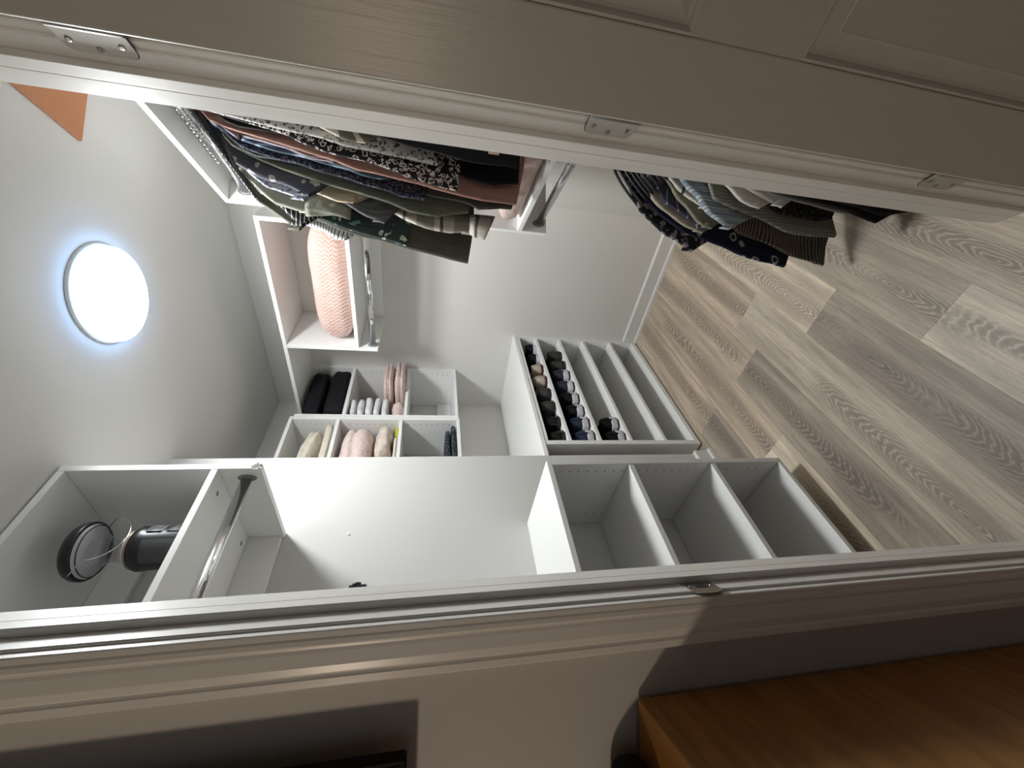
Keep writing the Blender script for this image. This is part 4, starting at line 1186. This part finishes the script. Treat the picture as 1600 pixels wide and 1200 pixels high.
def make_shoe(kind, label, group, upper, sole_h, heel_h, mid=None, sole='sh_rubber', rim=None):
    Ls, Wd = 0.258, 0.0432
    t = thing('shoe', label, 'shoe', 'D', (0, 0, 0), group)
    def ring_at(k, z, nu=34):
        pts = []
        us = [i / (nu // 2) for i in range(nu // 2 + 1)]
        for u in us:
            pts.append(Vector((shoe_outline(u, Wd) * k, u * Ls, z + 0.012 * max(0, (u - 0.7) / 0.3) ** 2)))
        for u in reversed(us[1:-1]):
            pts.append(Vector((-shoe_outline(u, Wd) * k, u * Ls, z + 0.012 * max(0, (u - 0.7) / 0.3) ** 2)))
        return pts
    def scaled(pts, k):
        c = Vector((0, Ls / 2, 0))
        return [Vector((p.x * k, c.y + (p.y - c.y) * (1 - (1 - k) * 0.45), p.z)) for p in pts]
    ob = 0.011 if mid else sole_h
    MB().loft([scaled(ring_at(1.0, 0.0), 0.97), ring_at(1.02, 0.003), ring_at(1.02, ob)], smooth=False).build('sole', M[sole], t)
    zb = ob
    if mid:
        rr = []
        nm = 5
        for i in range(nm + 1):
            u = i / nm
            rg = ring_at(1.0, 0.0)
            zt = ob + (sole_h - ob) * u
            out = []
            for p in rg:
                uu = p.y / Ls
                hz = ob + (sole_h * (1.0 - 0.42 * uu) - ob) * u
                bul = 1.03 + 0.05 * math.sin(math.pi * u) + 0.01 * math.sin(9 * uu * 6.28 + u)
                out.append(Vector((p.x * bul, p.y if p.y > 0.01 else p.y - 0.004 * math.sin(math.pi * u), hz + p.z)))
            rr.append(out)
        MB().loft(rr).build('midsole', M[mid], t)
    # upper with the ankle opening: rows rise at the heel and the tongue
    rr = []
    nr = 9
    topr = None
    for i in range(nr + 1):
        v = i / nr
        out = []
        for p in ring_at(1.0, 0.0):
            uu = p.y / Ls
            base = (sole_h * (1.0 - 0.42 * uu) if mid else sole_h) - 0.002
            if uu < 0.52:
                top = heel_h - 0.018 * math.sin(math.pi * uu / 0.52)
            else:
                top = heel_h * (1 - 0.62 * ((uu - 0.52) / 0.48) ** 0.9)
            z = base + (top - base) * (v ** 0.8)
            k = 1.0 - 0.12 * v - 0.45 * max(0, v - 0.35) * (1.3 if uu > 0.52 else 0.75)
            if uu > 0.52:
                k *= 1 - 0.35 * v ** 2 * (uu - 0.52)
            yy = p.y
            if uu > 0.52:
                yy = p.y + (0.52 * Ls - p.y) * 0.85 * v ** 2.0
            else:
                yy = p.y + (0.30 * Ls - p.y) * 0.12 * v ** 2
            out.append(Vector((p.x * k, yy, z + p.z * (1 - v))))
        rr.append(out)
    top = rr[-1]
    cx = sum((p for p in top), Vector()) / len(top)
    lip = [cx + (p - cx) * 0.90 + Vector((0, 0, 0.001)) for p in top]
    inn = [Vector((cx.x + (p.x - cx.x) * 0.84, cx.y + (p.y - cx.y) * 0.84, p.z - 0.012)) for p in top]
    MB().loft(rr + [lip, inn], cap0=True, cap1=False).build('upper', M[upper], t)
    ins = [Vector((p.x * 1.0, p.y, sole_h + 0.012)) for p in inn]
    MB().loft([inn, ins], cap0=False, cap1=True).build('lining', M['sh_insole' if kind == 'dress' else 'sh_rubber'], t)
    # heel seam or pull tab
    m = MB()
    pts = [Vector((0, r[0].y - 0.0012, r[0].z)) for r in rr]
    m.tube(pts, 0.0022 if kind != 'sneaker' else 0.005, 6)
    m.build('heel_tab' if kind == 'sneaker' else 'heel_seam', M[upper], t)
    if rim:
        rg = [Vector((p.x * 1.035, p.y - (0.0015 if p.y < 0.01 else 0), ob + p.z)) for p in ring_at(1.0, 0.0)]
        MB().tube(rg, 0.0035, 6, closed=True).build('welt', M[rim], t)
    if kind == 'sneaker':
        m = MB()
        for j in range(4):
            y = 0.125 + 0.018 * j
            z = heel_h * (1 - 0.62 * max(0, (y / Ls - 0.52) / 0.48) ** 0.9) * 0.93
            m.tube([(-0.017, y, z - 0.010), (-0.008, y, z), (0.008, y + 0.004, z), (0.017, y + 0.004, z - 0.010)], 0.002, 6)
        m.build('laces', M['sh_rubber'], t)
    return t

def put_shoes(proto, spots, d2, z):
    """proto goes to the first spot, copies of it and its parts to the others"""
    for i, (d1, label, ang) in enumerate(spots):
        if i == 0:
            o = proto
        else:
            o = proto.copy()
            COL.objects.link(o)
            for ch in proto.children:
                dch = ch.copy()
                COL.objects.link(dch)
                dch.parent = o
        o['label'] = label
        o.location = to_world('D', (d1, d2, z))
        o.rotation_euler = (0, 0, FR['D'] + math.radians(ang))

r1, r2, r3 = zz(-0.678) + 0.0003, zz(-0.834) + 0.0003, zz(-0.998) + 0.0003
put_shoes(make_shoe('slip', '', 'shoes on the rack', 'sh_black', 0.024, 0.074, None, 'sh_white'), [(2.115, 'black canvas slip-on with white sole, far right on the top shoe shelf', 0.5), (2.010, 'black canvas slip-on with white sole, next to the beige shoes', 0.3)], 1.392, r1)
put_shoes(make_shoe('slip', '', 'shoes on the rack', 'sh_beige', 0.014, 0.074, None, 'sh_rubber', 'sh_red'), [(1.902, 'beige suede flat, right one of the pair on the top shelf', 0.5), (1.792, 'beige suede flat, left one of the pair on the top shelf', 0)], 1.390, r1)
put_shoes(make_shoe('loafer', '', 'shoes on the rack', 'sh_grey', 0.016, 0.078), [(1.682, 'charcoal suede loafer beside the beige flats', 0.5), (1.574, 'charcoal suede loafer beside the polished black shoes', 0.3)], 1.392, r1)
put_shoes(make_shoe('dress', '', 'shoes on the rack', 'sh_patent', 0.016, 0.072), [(1.456, 'polished black leather shoe with tan lining beside the charcoal loafers', 0.3), (1.352, 'polished black leather shoe at the left end of the top shoe shelf', 0.3)], 1.392, r1)
put_shoes(make_shoe('loafer', '', 'shoes on the rack', 'sh_grey', 0.018, 0.096), [(2.062, 'dark charcoal shoe far right on the second shoe shelf', 0.5), (1.960, 'dark charcoal shoe beside the blue grey sneakers on the second shelf', 0.3)], 1.400, r2)
put_shoes(make_shoe('sneaker', '', 'shoes on the rack', 'sh_navy', 0.045, 0.103, 'sh_white'), [(1.856, 'blue grey sneaker with thick white sole, right one of its pair on the second shelf', 0), (1.754, 'blue grey sneaker with thick white sole, left one of its pair on the second shelf', 0.3)], 1.394, r2)
put_shoes(make_shoe('sneaker', '', 'shoes on the rack', 'sh_black', 0.045, 0.098, 'sh_white'), [(1.650, 'black sneaker with thick white sole, right one of its pair on the second shelf', 0.5), (1.548, 'black sneaker with thick white sole, left one of its pair on the second shelf', 0)], 1.396, r2)
put_shoes(make_shoe('sneaker', '', 'shoes on the rack', 'sh_ink', 0.045, 0.103, 'sh_white'), [(1.448, 'ink blue sneaker with white sole beside the black pair on the second shelf', 0.5), (1.350, 'ink blue sneaker with white sole at the left end of the second shelf', 0)], 1.392, r2)
put_shoes(make_shoe('sneaker', '', 'shoes on the rack', 'sh_black', 0.045, 0.103, 'sh_white'), [(1.450, 'black sneaker with white sole, right one of the only pair on the third shelf', 0.5), (1.350, 'black sneaker with white sole, left one of the only pair on the third shelf', 0.3)], 1.394, r3)

# ------------------------------------------------------------------ camping lantern
LX, LY, LZ = 0.684, 1.140, zz(0.5803)
ln = thing('camping_lantern', 'black battery camping lantern with clear chimney on the wall cabinet shelf', 'lantern', 'D', (LX, LY, LZ))
def lat(prof, mat, name, parent=ln, n=40):
    return MB().lathe((LX, LY, LZ), prof, n).build(name, M[mat], parent)
base = lat([(0.053, 0.0), (0.058, 0.004), (0.058, 0.012), (0.0540, 0.020), (0.0535, 0.112), (0.0560, 0.124), (0.0560, 0.134), (0.051, 0.145)], 'black_plastic', 'base')
lat([(0.0505, 0.1451), (0.0497, 0.150), (0.0485, 0.1505)], 'copper', 'base_ring')
lat([(0.0480, 0.1506), (0.0470, 0.155), (0.036, 0.160), (0.032, 0.162)], 'reflector', 'collar')
# grey grips and the embossed badge face the room
def curved_plate(a0, a1, z0_, z1_, r0, r1, name, mat, parent, n=10, rim=0.0):
    rings = []
    A = [math.radians(a0 + (a1 - a0) * i / n) for i in range(n + 1)]
    def arc(r, z):
        return [Vector((LX + r * math.cos(a), LY + r * math.sin(a), LZ + z)) for a in A]
    o0, o1 = arc(r0, z0_), arc(r0, z1_)
    e = 0.10 * (z1_ - z0_)
    p0, p1 = arc(r1, z0_ + e), arc(r1, z1_ - e)
    m = MB().loft([o0, p0, p1, o1], closed=False, cap0=False, cap1=False)
    return m.build(name, M[mat], parent)
curved_plate(-160, -98, 0.020, 0.116, 0.0533, 0.0555, 'grip', 'dark_grey_plastic', base)
curved_plate(-8, 55, 0.020, 0.116, 0.0533, 0.0555, 'grip', 'dark_grey_plastic', base)
bd = curved_plate(-74, -32, 0.078, 0.117, 0.0536, 0.0570, 'badge', 'grey_plastic', ln)
curved_plate(-68, -38, 0.083, 0.112, 0.0568, 0.0577, 'badge_field', 'dark_grey_plastic', bd)
curved_plate(-57, -49, 0.086, 0.104, 0.0575, 0.0583, 'badge_emblem', 'grey_plastic', bd)
curved_plate(-60, -46, 0.1045, 0.1085, 0.0575, 0.0583, 'badge_emblem', 'grey_plastic', bd)
curved_plate(-74, -32, 0.034, 0.070, 0.0536, 0.0562, 'power_switch', 'dark_grey_plastic', ln)
curved_plate(-72, -34, 0.050, 0.054, 0.0560, 0.0572, 'switch_bar', 'grey_plastic', ln)
ch = MB()
ch.lathe((LX, LY, LZ), [(0.0315, 0.158), (0.032, 0.170), (0.0305, 0.19), (0.0305, 0.214)], 40, caps=False)
ch.build('chimney', M['glass'], ln)
MB().lathe((LX, LY, LZ), [(0.031, 0.2145), (0.046, 0.226), (0.061, 0.2425), (0.0615, 0.2445)], 48, caps=False).build('shade', M['glass'], ln)
MB().tube([(LX + 0.0625 * math.cos(a), LY + 0.0625 * math.sin(a), LZ + 0.238) for a in [2 * math.pi * i / 48 for i in range(48)]], 0.0013, 6, closed=True).build('shade_rim', M['black_plastic'], ln)
cap = lat([(0.066, 0.2458), (0.0715, 0.2462), (0.0725, 0.249), (0.0718, 0.262), (0.066, 0.272), (0.046, 0.279), (0.004, 0.281)], 'black_plastic', 'cap', n=56)
lat([(0.001, 0.2440), (0.020, 0.2438), (0.022, 0.2420), (0.042, 0.2420), (0.044, 0.2438), (0.0655, 0.2446), (0.066, 0.2456)], 'reflector', 'cap_reflector', n=56)
hp = []
A0 = math.radians(10)
e1 = Vector((math.cos(A0), math.sin(A0), 0))
o_ = Vector((LX, LY, LZ + 0.252))
leg = Vector((0.008, -0.045, -0.0386))
for u in [i / 8 for i in range(9)]:
    hp.append(o_ - e1 * (0.0725 - 0.006 * u) + leg * u)
for i in range(1, 20):
    a = math.pi * i / 20
    hp.append(o_ + leg - e1 * (0.0665 * math.cos(a)) + Vector((0.0, 0.004, -0.055)) * math.sin(a))
for u in [1 - i / 8 for i in range(9)]:
    hp.append(o_ + e1 * (0.0725 - 0.006 * u) + leg * u)
MB().tube(hp, 0.0014, 8).build('bail_handle', M['chrome'], ln)

# ------------------------------------------------------------------ small fittings
hk = thing('clear_hook', 'clear plastic hook on the bottom corner of the lantern cabinet', 'hook', 'D', (0.845, 1.0145, zz(0.455)))
MB().lathe((0.848, 1.0146, zz(0.470)), [(0.0095, 0), (0.0095, 0.0035), (0.0075, 0.0050)], 24, axis=(0, -1, 0)).build('pad', M['acrylic'], hk)
MB().lathe((0.846, 1.0095, zz(0.459)), [(0.0070, 0.0), (0.0085, 0.004), (0.0075, 0.0085), (0.004, 0.0105)], 20, axis=(0, -1, 0)).build('knob', M['acrylic'], hk)
MB().tube([(0.847, 1.007, zz(0.468)), (0.8465, 1.003, zz(0.463)), (0.846, 1.003, zz(0.456)), (0.845, 1.008, zz(0.450))], 0.003, 8).build('prong', M['acrylic'], hk)
pl = MB().lathe((0.845, WN - 0.0002, zz(0.2505)), [(0.0045, 0), (0.0042, 0.002), (0.002, 0.003)], 16, axis=(0, -1, 0)).free_obj('screw_cap', WH, 'D', (0.845, WN, zz(0.2505)))
tag(pl, 'small white screw cap on the white wall between the two left cabinets', 'cap')
wh = thing('wall_hook', 'small black wall hook on the left wall, mostly behind the door casing', 'hook', 'D', (0.655, WN, zz(0.195)))
MB().box(0.645, 0.665, WN - 0.004, WN - 0.0005, zz(0.17), zz(0.222), 0.0015).build('plate', M['black_plastic'], wh)
MB().tube([(0.655, WN - 0.004, zz(0.210)), (0.655, WN - 0.022, zz(0.206)), (0.655, WN - 0.030, zz(0.196)), (0.655, WN - 0.026, zz(0.184))], 0.005, 8).build('prong', M['black_plastic'], wh)

# ------------------------------------------------------------------ bedroom things at the left edge
cx1 = -0.418
ct = zz(-0.335)
ch_ = thing('chest_of_drawers', 'brown wooden chest left of the doorway, top corner and side showing', 'chest', 'Y', (-0.88, 0.40, 0))
MB().box(cx1 - 0.90, cx1, 0.165, 0.632, ct - 0.022, ct, 0.002).build('top_panel', M['brown_wood'], ch_)
MB().box(cx1 - 0.022, cx1 - 0.001, 0.175, 0.632, 0.0, ct - 0.0225, 0.002).build('side_panel', M['brown_wood'], ch_)
MB().box(cx1 - 0.899, cx1 - 0.878, 0.175, 0.632, 0.0, ct - 0.0225, 0.002).build('side_panel', M['brown_wood'], ch_)
MB().box(cx1 - 0.8775, cx1 - 0.0225, 0.62, 0.632, 0.05, ct - 0.0225, 0.001).build('back_panel', M['brown_wood'], ch_)
MB().box(cx1 - 0.8775, cx1 - 0.0225, 0.19, 0.61, 0.05, 0.068, 0.001).build('bottom_panel', M['brown_wood'], ch_)
for k in range(4):
    zb = 0.075 + 0.238 * k
    dr = MB().box(cx1 - 0.875, cx1 - 0.025, 0.172, 0.192, zb, zb + 0.232, 0.002).build('drawer', M['brown_wood'], ch_)
    for dx in (0.22, 0.68):
        MB().lathe((cx1 - dx, 0.172, zb + 0.116), [(0.006, 0), (0.006, 0.012), (0.013, 0.018), (0.011, 0.026), (0.004, 0.028)], 16, axis=(0, -1, 0)).build('knob', M['black_plastic'], dr)
soft_obj('cloth_pouch', 'fold_black', 'Y', (-0.540, 0.585, ct + 0.0003), (0.062, 0.042, 0.030), 'small dark pouch lying on the brown chest', 'pouch', e1=0.6, e2=0.5, amp=0.002)
tv = thing('wall_screen', 'black flat screen on the bedroom wall, only its lower corner in view', 'screen', 'Y', (-0.86, 0.60, zz(0.012)))
MB().box(-1.60, -0.422, 0.588, 0.606, zz(0.0115), zz(0.68), 0.003).build('frame', M['black_screen'], tv)
MB().box(-1.592, -0.430, 0.5868, 0.5885, zz(0.0195), zz(0.672), 0.0005).build('display', M['black_screen'], tv)
MB().box(-0.95, -0.78, 0.606, 0.6395, zz(0.20), zz(0.34), 0.002).build('wall_mount', M['black_plastic'], tv)
